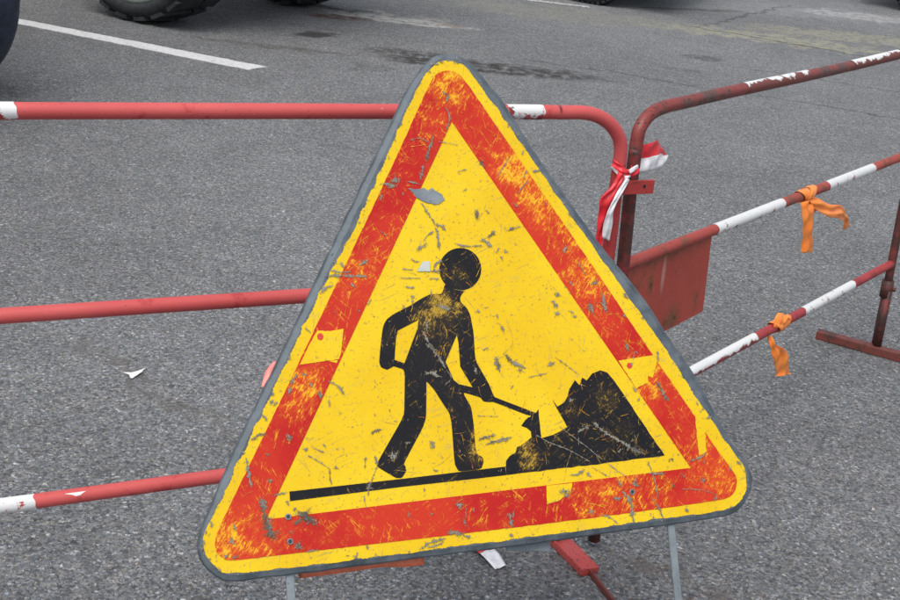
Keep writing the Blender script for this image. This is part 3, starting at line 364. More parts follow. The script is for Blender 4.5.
def band_mat(name, under, top_bias, thr, coat=(0.76, 0.77, 0.76)):
    T = NT(name)
    off = T.mapping(loc=(len(name) * 1.37, 0.4, thr * 9)); n = T.noise(34, 5, 0.7, off); n2 = T.noise(17, 2, 0.5, off)
    nz = T.n.new('ShaderNodeSeparateXYZ'); T.l.new(T.tc.outputs['Normal'], nz.inputs[0])
    n = T.math('ADD', T.math('MULTIPLY', n, 0.7), T.math('MULTIPLY', T.noise(120, 4, 0.75, T.mapping((1, 2, 2))), 0.3))
    k = T.math('ADD', T.math('ADD', T.math('MULTIPLY', n, 0.8), T.math('MULTIPLY', n2, 0.2)), T.math('MULTIPLY', nz.outputs[2], top_bias))
    m = T.step(k, thr - 0.015, thr + 0.015)
    c = T.mix(m, T.mix(T.step(T.noise(50, 3), 0.45, 0.6), under, (0.16, 0.04, 0.03)), T.mix(T.noise(60, 4), coat, (0.66, 0.68, 0.68)))
    return T.done(c, 0.5, 0, T.bump(m, 0.5, 0.0006), 0.4)
BAND1 = band_mat('white_band_paint', (0.45, 0.045, 0.045), 0.02, 0.425)
BAND1B = band_mat('chipped_band_paint', (0.40, 0.035, 0.04), 0.06, 0.47)
BAND2T = band_mat('peeled_band_paint', (0.17, 0.045, 0.036), 0.22, 0.650)
BAND2M = band_mat('white_band_paint_clean', (0.30, 0.05, 0.04), 0.045, 0.428)
BAND2L = band_mat('half_peeled_band_paint', (0.30, 0.034, 0.040), 0.22, 0.535)
def steel(name, a, b, rough=0.5, metal=0.5):
    T = NT(name); n = T.noise(30, 5, 0.65); n2 = T.noise(180, 3, 0.6)
    c = T.mix(T.step(n, 0.3, 0.7), a, b); c = T.mix(T.step(n2, 0.66, 0.72), c, (a[0] * .45, a[1] * .45, a[2] * .45))
    return T.done(c, T.step(n, 0.3, 0.7, rough - .1, rough + .12), metal, T.bump(n2, 0.10, 0.002))
ZINC = steel('galvanised_steel', (0.155, 0.185, 0.205), (0.24, 0.275, 0.30), 0.55, 0.3)
ZINCD = steel('dull_steel_edge', (0.060, 0.078, 0.094), (0.135, 0.162, 0.185), 0.6, 0.2)

# ------------------------------------------------------------------ barriers
J = Vector((0.34195, 2.47548, 0))
def barrier_matrix(a, lean):
    a, lean = math.radians(a), math.radians(lean)
    d = Vector((math.cos(a), math.sin(a), 0)); nn = Vector((-math.sin(a), math.cos(a), 0))
    up = Vector((0, 0, math.cos(lean))) + nn * math.sin(lean); y = up.cross(d)
    return Matrix(((d.x, y.x, up.x, J.x), (d.y, y.y, up.y, J.y), (d.z, y.z, up.z, J.z), (0, 0, 0, 1)))
M1, M2 = barrier_matrix(29.18841, 1.83837), barrier_matrix(54.64407, 2.5885)
R1, R2 = 0.0134, 0.0132
def tube(name, path, r, mat, parent, seg=24, rfun=None):
    bm = bmesh.new(); sweep(bm, [(s, y, h) for s, y, h in path], r, seg, True, rfun)
    o = from_bm(name, bm, mat, parent, True)
    for p_ in o.data.polygons:
        if len(p_.vertices) > 4: p_.use_smooth = False
    return o
def wob_line(a, b, n, amp):
    out = []
    for i in range(n + 1):
        t = i / n; p = Vector(a).lerp(Vector(b), t)
        if 0 < i < n: p += Vector((0, random.gauss(0, amp), random.gauss(0, amp)))
        out.append(p)
    return catmull(out, 4)
def band(parent, a, b, r, mat):
    """a coat of white paint: a thin sleeve on the rail, its ends uneven"""
    bm = bmesh.new(); seg, n = 28, 14; a, b = Vector(a), Vector(b); t = (b - a).normalized()
    n1 = Vector((0, 1, 0)); n2 = t.cross(n1); ph = random.random() * 6; rings = []
    for i in range(n + 1):
        ring = []
        for k in range(seg):
            an = 2 * math.pi * k / seg
            e = 0.0018 * (math.sin(2 * an + ph) + 0.6 * math.sin(5 * an + ph * 2)) * (1 if i in (0, n) else 0)
            ring.append(bm.verts.new(a.lerp(b, i / n) + t * e + (n1 * math.cos(an) + n2 * math.sin(an)) * (r + 0.0006)))
        rings.append(ring)
    for p_, q_ in zip(rings, rings[1:]):
        for k in range(seg): bm.faces.new((p_[k], p_[(k + 1) % seg], q_[(k + 1) % seg], q_[k]))
    bmesh.ops.recalc_face_normals(bm, faces=bm.faces[:])
    return from_bm('white_band', bm, mat, parent, True)

b1 = tag(empty('crowd_barrier', M1), 'bright red tubular barrier with three smooth rails running behind the sign', 'barrier', 'red tubular barriers')
left = -1.86
path = [(left, 0, 0.03), (left, 0, 0.5), (left, 0, 0.90), (left + 0.012, 0, 0.945), (left + 0.05, 0, 0.975), (left + 0.11, 0, 0.9835)]
path += [(-1.1782, 0, 0.9825), (-0.7228, 0, 0.9815), (-0.2522, 0, 0.9795), (-0.1867, 0, 0.9787), (-0.1331, 0, 0.9781), (-0.0955, 0, 0.9695), (-0.0651, 0, 0.9519), (-0.0449, 0, 0.9282), (-0.037, 0, 0.9044), (-0.0357, 0, 0.8725)]
fr = tube('top_rail', catmull(path, 5), R1, RED1, b1)
tube('end_post', catmull([(-0.0357, 0, 0.874), (-0.0354, 0, 0.8201), (-0.0318, 0, 0.6879), (-0.030, 0.004, 0.35), (-0.028, 0.052, 0.018)], 5), R1 + 0.0002, RED1P, b1)
mr = tube('middle_rail', wob_line((left, 0, 0.653), (-0.032, 0, 0.646), 8, 0.00012), R1 * 0.99, RED1, b1)
lr = tube('lower_rail', wob_line((left, 0, 0.3095), (-0.024, 0, 0.3125), 8, 0.00012), R1 * 0.97, RED1, b1)
band(b1, (-1.47, 0, 0.9832), (-1.1679, 0, 0.9825), R1, BAND1B)
band(b1, (-0.305, 0, 0.9799), (-0.2286, 0, 0.9793), R1, BAND1B)
band(b1, (-1.42, 0, 0.3098), (-1.1454, 0, 0.3098), R1 * 0.97, BAND1)
# chipped white spot on the lower rail
bm = bmesh.new(); vs = []
prof = [(-1.096, .56), (-1.092, .66), (-1.084, .80), (-1.078, 1.05), (-1.070, .98), (-1.065, .74), (-1.060, .56)]
for s_, a_ in prof:
    for k in range(4):
        an = 0.62 + (a_ - 0.55) * k / 3.0
        vs.append(bm.verts.new((s_, -math.sin(an) * (R1 * 0.97 + 0.0006), 0.3102 + math.cos(an) * (R1 * 0.97 + 0.0006))))
for i in range(len(prof) - 1):
    for k in range(3): bm.faces.new((vs[i * 4 + k], vs[i * 4 + k + 1], vs[i * 4 + 5 + k], vs[i * 4 + 4 + k]))
from_bm('paint_chip', bm, NT('chip_white').done((0.74, 0.74, 0.73), 0.6), b1, True)
# clamp plate that hooks the two barriers together
bm = bmesh.new(); box(bm, (-0.056, -0.0215, 0.820), (0.040, -0.0145, 0.8475)); bevelled(bm, 0.0012)
cl = from_bm('clamp_plate', bm, RED1P, b1)
bm = bmesh.new(); sweep(bm, [(0.016, -0.0225, 0.836), (0.016, -0.0145, 0.836)], 0.0032, 14)
from_bm('bolt_hole_plug', bm, NT('painted_hole_shade').done((0.012, 0.010, 0.010), 0.8), cl)  # solid near-black plug, the shade inside the hole painted as its colour
# feet of the left barrier
W1i = M1.inverted()
def bar_foot(name, parent, Mi, a, b, w, h, mat, z0=0.001):
    a, b = Vector((*a, 0)), Vector((*b, 0)); t = (b - a); L_ = t.length; t.normalize(); s_ = Vector((-t.y, t.x, 0))
    bm = bmesh.new(); Mx = Mi @ Matrix(((t.x, s_.x, 0, a.x), (t.y, s_.y, 0, a.y), (0, 0, 1, 0), (0, 0, 0, 1)))
    box(bm, (0, -w / 2, z0), (L_, w / 2, h)); bevelled(bm, 0.0025); bmesh.ops.transform(bm, matrix=Mx, verts=bm.verts[:])
    return from_bm(name, bm, mat, parent)
bar_foot('foot', b1, W1i, (0.298, 2.520), (0.363, 2.400), 0.043, 0.019, REDF)
bar_foot('foot_strip', b1, W1i, (0.3620, 2.404), (0.450, 2.185), 0.007, 0.015, RUSTF)
bl_ = M1 @ Vector((left, 0, 0)); bar_foot('foot', b1, W1i, (bl_.x + 0.09, bl_.y - 0.20), (bl_.x - 0.09, bl_.y + 0.20), 0.04, 0.03, RED1)

b2 = tag(empty('crowd_barrier', M2), 'weathered rust-stained barrier with peeling white bands angled off to the right', 'barrier', 'red tubular barriers')
end = 1.63
path = [(0.0362, 0, 0.90), (0.037, 0, 0.912), (0.0437, 0, 0.941), (0.0778, 0, 0.9645), (0.1335, 0, 0.9735), (0.2146, 0, 0.9745), (0.4973, 0, 0.9768), (0.8516, 0, 0.9768), (1.1417, 0, 0.9785), (1.52, 0, 0.9828), (1.66, 0, 0.9835), (1.73, 0, 0.978), (1.785, 0, 0.955), (1.807, 0, 0.91)]
tube('top_rail', catmull(path, 5), R2 * 1.03, RED2T, b2)
tube('end_post', catmull([(0.0361, 0, 0.902), (0.0355, 0, 0.8123), (0.0433, 0, 0.6552), (0.054, 0, 0.33), (0.0642, 0, 0.0133)], 5), R2 * 1.02, RUSTP, b2)
tube('end_post', catmull([(1.807, 0, 0.912), (1.807, 0, 0.72), (1.8055, 0, 0.5082), (1.8045, 0, 0.22)], 5), R2 * 1.0, RUSTP, b2)
tube('middle_rail', wob_line((0.043, 0, 0.6568), (1.805, 0, 0.6618), 8, 0.00012), R2 * 0.97, RED2M, b2)
tube('lower_rail', wob_line((0.055, 0, 0.312), (1.804, 0, 0.3022), 8, 0.00012), R2 * 0.96, RED2L, b2)
for (x0, h0), (x1, h1), m_, r_ in (((0.50, 0.9769), (0.85, 0.9769), BAND2T, R2 * 1.03), ((1.14, 0.9786), (1.488, 0.9828), BAND2T, R2 * 1.03),
        ((0.453, 0.6579), (0.8228, 0.6589), BAND2M, R2 * 0.97), ((1.1132, 0.6597), (1.454, 0.6606), BAND2M, R2 * 0.97),
        ((0.40, 0.3101), (0.7874, 0.308), BAND2L, R2 * 0.96), ((1.0952, 0.3062), (1.4657, 0.3042), BAND2M, R2 * 0.96)):
    band(b2, (x0, 0, h0), (x1, 0, h1), r_, m_)
# sheet-metal plate welded under the middle rail
bm = bmesh.new(); P = densify([(0.062, 0.6565), (0.062, 0.452), (0.4517, 0.4612), (0.441, 0.6568)], 0.03)
sheet(bm, [P if area2(P) > 0 else P[::-1]], -0.0012, 0.0012)
pl = from_bm('plate', bm, PLATE, b2); pl.rotation_euler = (math.radians(90), 0, 0); pl.location = (0, -0.001, 0)
md = pl.modifiers.new('s', 'SOLIDIFY'); md.thickness = 0.002
# leg of the right end: a sleeve, two uprights and a foot bar
bm = bmesh.new(); sweep(bm, [(1.8050, 0, 0.246), (1.8040, 0, 0.190)], R2 * 1.45, 20); sl = from_bm('sleeve', bm, RUSTP, b2, True)
bm = bmesh.new(); sweep(bm, [(1.814, -0.025, 0.218), (1.814, -0.014, 0.218)], 0.007, 6); from_bm('bolt', bm, RUSTF, sl)
tube('leg', [(1.802, -0.006, 0.215), (1.796, -0.006, 0.02)], R2 * 1.05, RUSTP, b2, 20)
tube('leg', [(1.826, 0.012, 0.215), (1.822, 0.012, 0.02)], R2 * 0.62, RUSTP, b2, 16)
W2i = M2.inverted()
bar_foot('foot', b2, W2i, (1.212, 4.020), (1.60, 3.82), 0.036, 0.028, RUSTF)

# ------------------------------------------------------------------ road-works sign
SO = Vector((0.12531, 1.74419, 0.43535)); EX = Vector((0.93053574, 0.36393602, 0.04066711)); EY = Vector((-0.22125435, 0.47025081, 0.85434811)); EN = EX.cross(EY)
DY = 0.51                                        # the root stands on the ground, the panel starts DY up its slope
base = SO - EY * DY
MS = Matrix(((EX.x, EY.x, EN.x, base.x), (EX.y, EY.y, EN.y, base.y), (EX.z, EY.z, EN.z, base.z), (0, 0, 0, 1)))
sg = tag(empty('roadworks_sign', MS), 'scratched yellow and red triangular road-works sign with black digging worker', 'sign')
ccw = lambda L: L if area2(L) > 0 else L[::-1]
def soften(L, k=0.22, times=2):
    for _ in range(times):
        L = [tuple(Vector(L[i]).lerp(Vector(L[(i + 1) % len(L)]), f)) for i in range(len(L)) for f in (k, 1 - k)]
    return L
OUT = soften(ccw(OUT)); YEL = soften(ccw(YEL)); REDO = soften(ccw(REDO)); REDI = ccw(REDI); BODY = soften(BODY, 0.14, 2)
# panel: steel plate with its edge rolled back
o0 = densify(OUT, 0.012, 0.0004)
bm = bmesh.new(); rings = []
for d_, z in ((0.0095, 0.0), (0.0080, -0.0016), (0.0030, -0.0022), (0.0008, -0.0042), (0.0, -0.0080), (0.0, -0.020), (0.0015, -0.022), (0.0040, -0.022), (0.0042, -0.006)):
    rings.append([bm.verts.new((x, y + DY, z)) for x, y in (offset_loop(o0, d_) if d_ else o0)])
n_ = len(o0)
for a, b in zip(rings, rings[1:]):
    for k in range(n_):
        f = bm.faces.new((a[k], b[k], b[(k + 1) % n_], a[(k + 1) % n_])); f.smooth = True
for ring, fl in ((rings[0], False), (rings[-1], True)):
    for t in tessellate_polygon([[Vector((v.co.x, v.co.y, 0)) for v in ring]]):
        try: bm.faces.new([ring[i] for i in (t if not fl else t[::-1])])
        except ValueError: pass
bmesh.ops.recalc_face_normals(bm, faces=bm.faces[:])
from_bm('panel', bm, ZINCD, sg)

# film materials ---------------------------------------------------------------
def yellow_mat():
    T = NT('yellow_film', '2D')
    n = T.noise(7, 4); n2 = T.noise(150, 4, 0.65); n3 = T.noise(38, 5, 0.7)
    st = T.noise(26, 4, 0.7, T.lines(0.5, 7))
    c = T.mix(T.step(n, 0.3, 0.7), (0.75, 0.52, 0.014), (0.70, 0.455, 0.008))
    c = T.mix(T.step(n3, 0.60, 0.80, 0, 0.45), c, (0.58, 0.38, 0.04))
    c = T.mix(T.step(st, 0.66, 0.72, 0, 0.30), c, (0.45, 0.31, 0.06))
    c = T.mix(T.step(n2, 0.63, 0.69, 0, 0.7), c, (0.30, 0.22, 0.07))
    for rot, lo, col in ((0.35, 0.66, (0.36, 0.26, 0.07)), (-0.9, 0.67, (0.40, 0.28, 0.06)), (1.3, 0.675, (0.32, 0.25, 0.10))):
        ln = T.noise(16, 3, 0.6, T.lines(rot, 22), 0.25)
        pt = T.step(T.noise(9, 3, 0.6, T.mapping(loc=(rot * 7, 1.7, 0))), 0.48, 0.62)
        c = T.mix(T.math('MULTIPLY', T.step(ln, lo, lo + 0.035, 0, 0.75), pt), c, col)
    sm_ = T.noise(13, 5, 0.7, T.lines(0.15, 3.5))
    c = T.mix(T.step(sm_, 0.60, 0.80, 0, 0.45), c, (0.44, 0.34, 0.11))
    c = T.mix(T.step(T.noise(75, 5, 0.75, dist=0.8), 0.63, 0.71, 0, 0.5), c, (0.34, 0.25, 0.08))
    return T.done(c, T.step(n3, 0.3, 0.7, 0.5, 0.7), 0, T.bump(n3, 0.06, 0.002), 0.2)
def film_mat(name, cols, under, zone_pts, th0, zamt, rough=0.42, sc=46, base=0.22, clean=0.0):
    T = NT(name, '2D')
    z = T.zones(zone_pts)
    a = T.noise(sc, 8, 0.78, dist=0.3); b = T.noise(sc * 1.6, 5, 0.75, T.lines(0.9, 5.0), 0.5)
    k = T.math('ADD', T.math('MULTIPLY', a, 0.5), T.math('MULTIPLY', b, 0.5))
    th = T.math('SUBTRACT', th0, T.math('MULTIPLY', z, zamt))
    worn = T.step(T.math('SUBTRACT', k, th), 0.0, 0.055)
    half = T.step(T.math('SUBTRACT', k, th), -0.13, 0.03)
    lo = T.noise(6, 3)
    z = T.math('MAXIMUM', z, base)
    c = T.mix(T.step(lo, 0.35, 0.65), cols[0], cols[1])
    c = T.mix(T.math('MULTIPLY', half, T.math('MULTIPLY', z, 0.75)), c, cols[2])
    for rot, lo in ((0.5, 0.60), (-0.8, 0.61), (1.25, 0.60), (2.0, 0.61)):
        ln = T.noise(17, 3, 0.6, T.lines(rot, 20), 0.3)
        c = T.mix(T.math('MULTIPLY', T.step(ln, lo + clean, lo + clean + 0.06, 0, 0.6), T.math('MULTIPLY', T.step(a, 0.46, 0.62), T.step(T.noise(8, 2, 0.5, T.mapping(loc=(rot * 5, 2.2, 0))), 0.42, 0.60))), c, under)
    c = T.mix(T.math('MULTIPLY', worn, 0.9), c, under)
    return T.done(c, rough, 0, T.bump(worn, 0.15, 0.0006), 0.15)
YF = yellow_mat()
zr = [(0.095, 0.60, 0.05, 1.0), (0.139, 0.537, 0.055, 0.9), (0.118, 0.57, 0.05, 1.0), (0.176, 0.477, 0.05, 0.7), (0.2035, 0.417, 0.06, 0.85), (-0.2287, 0.459, 0.05, 0.9), (-0.2, 0.44, 0.05, 0.6), (-0.294, 0.26, 0.05, 0.8), (-0.276, 0.288, 0.03, 0.6),
      (-0.425, 0.06, 0.06, 0.85), (-0.375, 0.05, 0.05, 0.6), (-0.010, 0.745, 0.055, 0.9), (-0.035, 0.69, 0.06, 0.5), (0.28, 0.24, 0.06, 0.75), (0.36, 0.10, 0.05, 0.6), (0.395, 0.07, 0.05, 0.7), (0.21, 0.065, 0.06, 0.65), (0.155, 0.055, 0.06, 0.65), (0.262, 0.06, 0.06, 0.6), (-0.03, 0.076, 0.10, 0.25), (-0.105, 0.65, 0.08, 0.35), (-0.19, 0.51, 0.06, 0.3), (0.06, 0.65, 0.08, 0.3), (-0.30, 0.06, 0.05, 0.3)]
zr = [(x, y + DY, r * 1.25, w) for x, y, r, w in zr]
RF = film_mat('red_film', ((0.43, 0.014, 0.013), (0.52, 0.034, 0.016), (0.67, 0.15, 0.014)), (0.78, 0.46, 0.02), zr, 0.645, 0.165, 0.55)
zb = [(-0.0594, 0.3824, 0.03, 1.0), (-0.0866, 0.3603, 0.028, 0.85), (-0.0356, 0.375, 0.022, 0.7), (-0.064, 0.345, 0.03, 0.55), (-0.0503, 0.432, 0.014, 0.7), (-0.025, 0.43, 0.02, 0.55), (-0.0171, 0.1751, 0.018, 0.9), (-0.026, 0.147, 0.022, 0.85), (-0.059, 0.3113, 0.025, 0.45), (0.0611, 0.1289, 0.022, 0.85), (0.0546, 0.1452, 0.02, 0.85), (0.2023, 0.2119, 0.03, 0.55), (0.139, 0.201, 0.025, 0.5), (0.222, 0.16, 0.03, 0.4), (-0.154, 0.3334, 0.02, 0.4), (-0.056, 0.264, 0.02, 0.3)]
zb = [(x, y + DY, r * 1.35, w) for x, y, r, w in zb]
BF = film_mat('black_film', ((0.010, 0.011, 0.014), (0.014, 0.014, 0.017), (0.10, 0.062, 0.018)), (0.46, 0.29, 0.035), zb, 0.665, 0.21, 0.5, 80, 0.16, 0.035)
def film(name, loops, z0, z1, mat, parent=sg):
    bm = bmesh.new(); loops = [ccw(loops[0])] + [h if area2(h) < 0 else h[::-1] for h in loops[1:]]
    sheet(bm, loops, z0, z1, DY); return from_bm(name, bm, mat, parent)
def ragged(L, step=0.0022):
    P = densify(L, step); n = len(P); g = [random.gauss(0, 1) for _ in range(n)]; out = []; bite = 0.0
    for i in range(n):
        x, y = P[i]; sm = sum(g[(i + k) % n] for k in range(-3, 4)) / 2.65; fine = g[i]
        w = 0.0011 if (x < 0.02 and y > 0.1) else 0.0006
        if random.random() < 0.012: bite = random.uniform(0.001, 0.0042 if w > 0.001 else 0.0026)
        bite *= 0.62
        a, b = Vector(P[i - 1]), Vector(P[(i + 1) % n]); t = (b - a).normalized()
        d = w * sm + 0.00028 * fine + bite
        out.append((x - t.y * d, y + t.x * d))
    return out
yl = film('yellow_face', [ragged(YEL)], 0.0001, 0.0007, YF)
rd = film('red_border', [densify(REDO, 0.006, 0.00022), densify(REDI, 0.02)], 0.0008, 0.0013, RF)
for k_, L in enumerate((PATCH1, PATCH2, PATCH3, PATCH4)):
    film('peeled_patch', [densify(L, 0.004, 0.0003)], 0.0014, 0.0018, YF, rd)
RDOT = NT('red_film_remnant').done((0.56, 0.04, 0.022), 0.45)
def disc(cx, cy, r, n=18, jag=0.0): return [(cx + r * math.cos(2 * math.pi * k / n) * (1 + random.uniform(-jag, jag)), cy + r * math.sin(2 * math.pi * k / n) * (1 + random.uniform(-jag, jag))) for k in range(n)]
for (x, y) in DOTS: film('red_remnant', [disc(x, y, 0.005, 16, 0.12)], 0.0019, 0.0022, RDOT, rd)
film('worker_body', [BODY, HOLE1, HOLE2], 0.0008, 0.0014, BF)
film('worker_head', [HEAD], 0.0008, 0.00145, BF)
film('ground_bar', [BAR], 0.0008, 0.0013, BF)
film('rubble_heap', [densify(HEAP, 0.01, 0.0004)], 0.0008, 0.00135, BF)

# wear: chips down to the metal, scratches through the film, dark nicks -----------
def stroke(bm, pts, w, z, jag=0.22, dens=0.0022):
    """a scratch: three columns of vertices, 'core' 1 along the middle and 0 at both edges, so the material can fray it"""
    lay = bm.verts.layers.float.get('core') or bm.verts.layers.float.new('core')
    P = [Vector((*p, 0)) for p in pts]
    if len(P) > 2: P = catmull(P, 3)
    Q = []
    for a, b in zip(P, P[1:]):
        m = max(1, int((b - a).length / dens))
        Q += [a.lerp(b, k / m) for k in range(m)]
    Q.append(P[-1]); rows = []
    if len(Q) < 5: Q = [P[0].lerp(P[-1], k / 4) for k in range(5)]
    n = len(Q); w = w * 1.9; ph = random.random() * 6.28
    t0 = (Q[-1] - Q[0]); t0 = t0.normalized() if t0.length > 0 else Vector((1, 0, 0))
    Q[0] = Q[0] - t0 * w * 0.4; Q[-1] = Q[-1] + t0 * w * 0.4
    for i, q in enumerate(Q):
        t = (Q[min(i + 1, n - 1)] - Q[max(i - 1, 0)])
        t = t.normalized() if t.length > 0 else Vector((1, 0, 0)); nn = Vector((-t.y, t.x, 0))
        e = min(1.0, 0.7 + 1.5 * min(i, n - 1 - i) / max(3, n - 1)) * (0.75 + 0.5 * math.sin(i * 1.1 + ph) * math.sin(i * 0.37 + ph * 2)); row = []
        for s_ in (1, 0, -1):
            k = w * 0.5 * e * (1 + random.gauss(0, jag))
            v = q + nn * (s_ * max(0.0001, k)); bv = bm.verts.new((v.x, v.y + DY, z))
            bv[lay] = (1.0 if i not in (0, n - 1) else 0.0) if s_ == 0 else 0.0; row.append(bv)
        rows.append(row)
    for a, b in zip(rows, rows[1:]):
        bm.faces.new((a[1], b[1], b[0], a[0])); bm.faces.new((a[2], b[2], b[1], a[1]))
def frayed(name, a, b, scale=420, amp=1.9, thr=0.46, rough=0.6, metal=0.0, spec=0.25, halo=None):
    T = NT(name, '2D'); at = T.n.new('ShaderNodeAttribute'); at.attribute_name = 'core'
    n = T.noise(scale, 4, 0.7); n2 = T.noise(40, 3)
    k = T.math('ADD', at.outputs['Fac'], T.math('MULTIPLY', T.math('SUBTRACT', n, 0.5), amp))
    T.l.new(T.step(k, thr - 0.06, thr + 0.06), T.b.inputs['Alpha'])
    c = T.mix(T.step(n2, 0.35, 0.65), a, b)
    if halo: c = T.mix(T.step(k, thr + 0.02, thr + 0.42), halo, c)
    return T.done(c, rough, metal, None, spec)
CHM = frayed('bare_metal_chip', (0.17, 0.19, 0.20), (0.27, 0.275, 0.265), 430, 3.4, 0.52, 0.6, 0.1, 0.25, (0.20, 0.155, 0.07))
bm = bmesh.new()
for pts, w in CHIPS:
    if w < 0: continue
    stroke(bm, pts, w * 1.02, 0.0024, 0.35)
# ragged bare nicks along the rim
for i in range(150):
    k = random.randrange(len(YEL)); a, b = Vector(YEL[k]), Vector(YEL[(k + 1) % len(YEL)]); q = a.lerp(b, random.random())
    if random.random() < (0.75 if q.x < 0.02 and q.y > 0.1 else 0.45):
        ang = random.uniform(0, 6.28); l_ = random.uniform(0.002, 0.007)
        stroke(bm, [(q.x, q.y), (q.x + l_ * math.cos(ang), q.y + l_ * math.sin(ang))], random.uniform(0.001, 0.0032), 0.0023, 0.5)
o = from_bm('metal_chips', bm, CHM, sg); o['kind'] = 'stuff'
film('bare_dent', [densify(DENT, 0.004, 0.0006)], 0.0018, 0.0023, steel('dented_bare_steel', (0.14, 0.17, 0.20), (0.25, 0.28, 0.30), 0.45, 0.4))
LBL = [p_ for p_, w in CHIPS if w < 0][0]
film('sticker_scrap', [densify(LBL, 0.003, 0.0002)], 0.0018, 0.0025, steel('pale_sticker', (0.42, 0.47, 0.44), (0.50, 0.53, 0.48), 0.6, 0.0))
# yellow scratches through red and black film
YSC = frayed('scratched_through', (0.72, 0.42, 0.02), (0.66, 0.33, 0.02), 380, 2.2, 0.5); OSC = frayed('half_scratched', (0.62, 0.20, 0.02), (0.55, 0.14, 0.02), 380, 2.2, 0.5)
bm = bmesh.new(); bm2 = bmesh.new(); cnt = 0
while cnt < 420:
    x, y = random.uniform(-0.47, 0.47), random.uniform(0.0, 0.8)
    red = inside((x, y), REDO) and not inside((x, y), REDI); blk = inside((x, y), BODY) or inside((x, y), HEAD) or inside((x, y), HEAP)
    if inside((x, y), HOLE1) or inside((x, y), HOLE2): blk = False
    if not (red or blk): continue
    w_ = max([0.16] + [z[3] for z in (zr if red else zb) if math.hypot(x - z[0], y + DY - z[1]) < z[2] * 1.3])
    if y < 0.11 and x > 0.0 and red: w_ = max(w_, 0.6)
    if random.random() > w_ + (0.25 if blk else 0): continue
    ang = random.gauss(1.2, 0.8); l_ = random.choice((0.004, 0.006, 0.009, 0.014, 0.03 if red else 0.016)) * random.uniform(0.7, 1.6); cv = random.gauss(0, 0.22)
    p0 = Vector((x, y)); p1 = p0 + Vector((math.cos(ang), math.sin(ang))) * l_ * 0.5; p2 = p1 + Vector((math.cos(ang + cv), math.sin(ang + cv))) * l_ * 0.5
    if not all((inside(tuple(q), REDO) and not inside(tuple(q), REDI)) if red else True for q in (p1, p2)): continue
    stroke(bm if random.random() < 0.6 else bm2, [tuple(p0), tuple(p1), tuple(p2)], random.uniform(0.0003, 0.0009) * (0.8 if blk else 1), 0.0020, 0.3); cnt += 1
Dp = lambda L: L
for o_, m_ in ((bm, YSC), (bm2, OSC)):
    o = from_bm('film_scratches', o_, m_, sg); o['kind'] = 'stuff'
# dark nicks and grime on the yellow
bm = bmesh.new()
for i in range(1000):
    x, y = random.uniform(-0.48, 0.48), random.uniform(0.0, 0.85)
    if not inside((x, y), YEL): continue
    if inside((x, y), REDO) and not inside((x, y), REDI): continue
    ang = random.gauss(0.5, 0.9); l_ = random.choice((0.0008, 0.0010, 0.0014, 0.002, 0.0042)) * random.uniform(0.6, 1.4)
    stroke(bm, [(x, y), (x + l_ * math.cos(ang), y + l_ * math.sin(ang))], random.uniform(0.0005, 0.0014), 0.0017, 0.3, 0.001)
o = from_bm('grime_nicks', bm, frayed('grime', (0.22, 0.17, 0.075), (0.30, 0.24, 0.12), 500, 1.6, 0.4), sg); o['kind'] = 'stuff'
# fine hairline scratches on yellow
bm = bmesh.new()
for i in range(60):
    x, y = random.uniform(-0.3, 0.4), random.uniform(0.08, 0.62)
    if not inside((x, y), REDI): continue
    ang = random.gauss(0.2, 0.9); l_ = random.uniform(0.01, 0.05); cv = random.gauss(0, 0.3)
    p1 = (x + l_ * .5 * math.cos(ang), y + l_ * .5 * math.sin(ang)); p2 = (p1[0] + l_ * .5 * math.cos(ang + cv), p1[1] + l_ * .5 * math.sin(ang + cv))
    if inside(p2, REDI): stroke(bm, [(x, y), p1, p2], random.uniform(0.0003, 0.0006), 0.0019, 0.3)
o = from_bm('hairline_scratches', bm, frayed('hairline', (0.46, 0.33, 0.08), (0.40, 0.30, 0.10), 500, 1.2, 0.4), sg); o['kind'] = 'stuff'
# rivets
for (x, y) in ((-0.3282, 0.0829), (-0.3285, 0.0472), (0.229, 0.0615)):
    bm = bmesh.new(); lathe(bm, [(0.0048, 0.0), (0.0046, 0.0009), (0.0034, 0.0013), (0.0030, 0.0006), (0.0001, 0.0005)], 18, Matrix.Translation((x, y + DY, 0.0018)) @ Matrix.Rotation(math.radians(90), 4, 'X'))
    rv = from_bm('rivet', bm, ZINC, sg)
    bm = bmesh.new(); sweep(bm, [(x, y + DY, 0.0015), (x, y + DY, 0.0029)], 0.0026, 14); from_bm('rivet_core', bm, NT('rivet_dark').done((0.03, 0.03, 0.035), 0.5), rv)
# stand: two front legs in line with the panel, a rear frame hinged behind
for x, dx in ((-0.3300, -0.020), (0.2968, -0.018)):
    t_ = (SO.z + x * EX.z) / EY.z
    bm = bmesh.new()
    Mx = Matrix.Translation((x, DY + 0.02, -0.011)) @ Matrix.Rotation(math.atan2(dx, t_), 4, 'Z')
    box(bm, (-0.0062, -t_ - 0.03, -0.0025), (0.0062, 0.03, 0.0025), Mx); box(bm, (0.0022, -t_ - 0.028, -0.013), (0.0062, 0.03, -0.0026), Mx)
    from_bm('leg', bevelled(bm, 0.0008, 1), ZINC, sg)
MSi = MS.inverted()
for a, b in (((-0.3241, 0.61, -0.026), (-0.3039, 0.1462, -0.2089)), ((0.307, 0.61, -0.026), (0.3821, 0.1047, -0.1942))):     # rear legs, splayed straight back behind the front ones
    bm = bmesh.new(); sweep(bm, [Vector(a), Vector(b)], 0.0042, 12); from_bm('rear_leg', bm, ZINC, sg, True)
bm = bmesh.new(); box(bm, (-0.335, DY + 0.09, -0.030), (0.31, DY + 0.112, -0.0225)); from_bm('rear_bar', bevelled(bm, 0.001, 1), ZINC, sg)
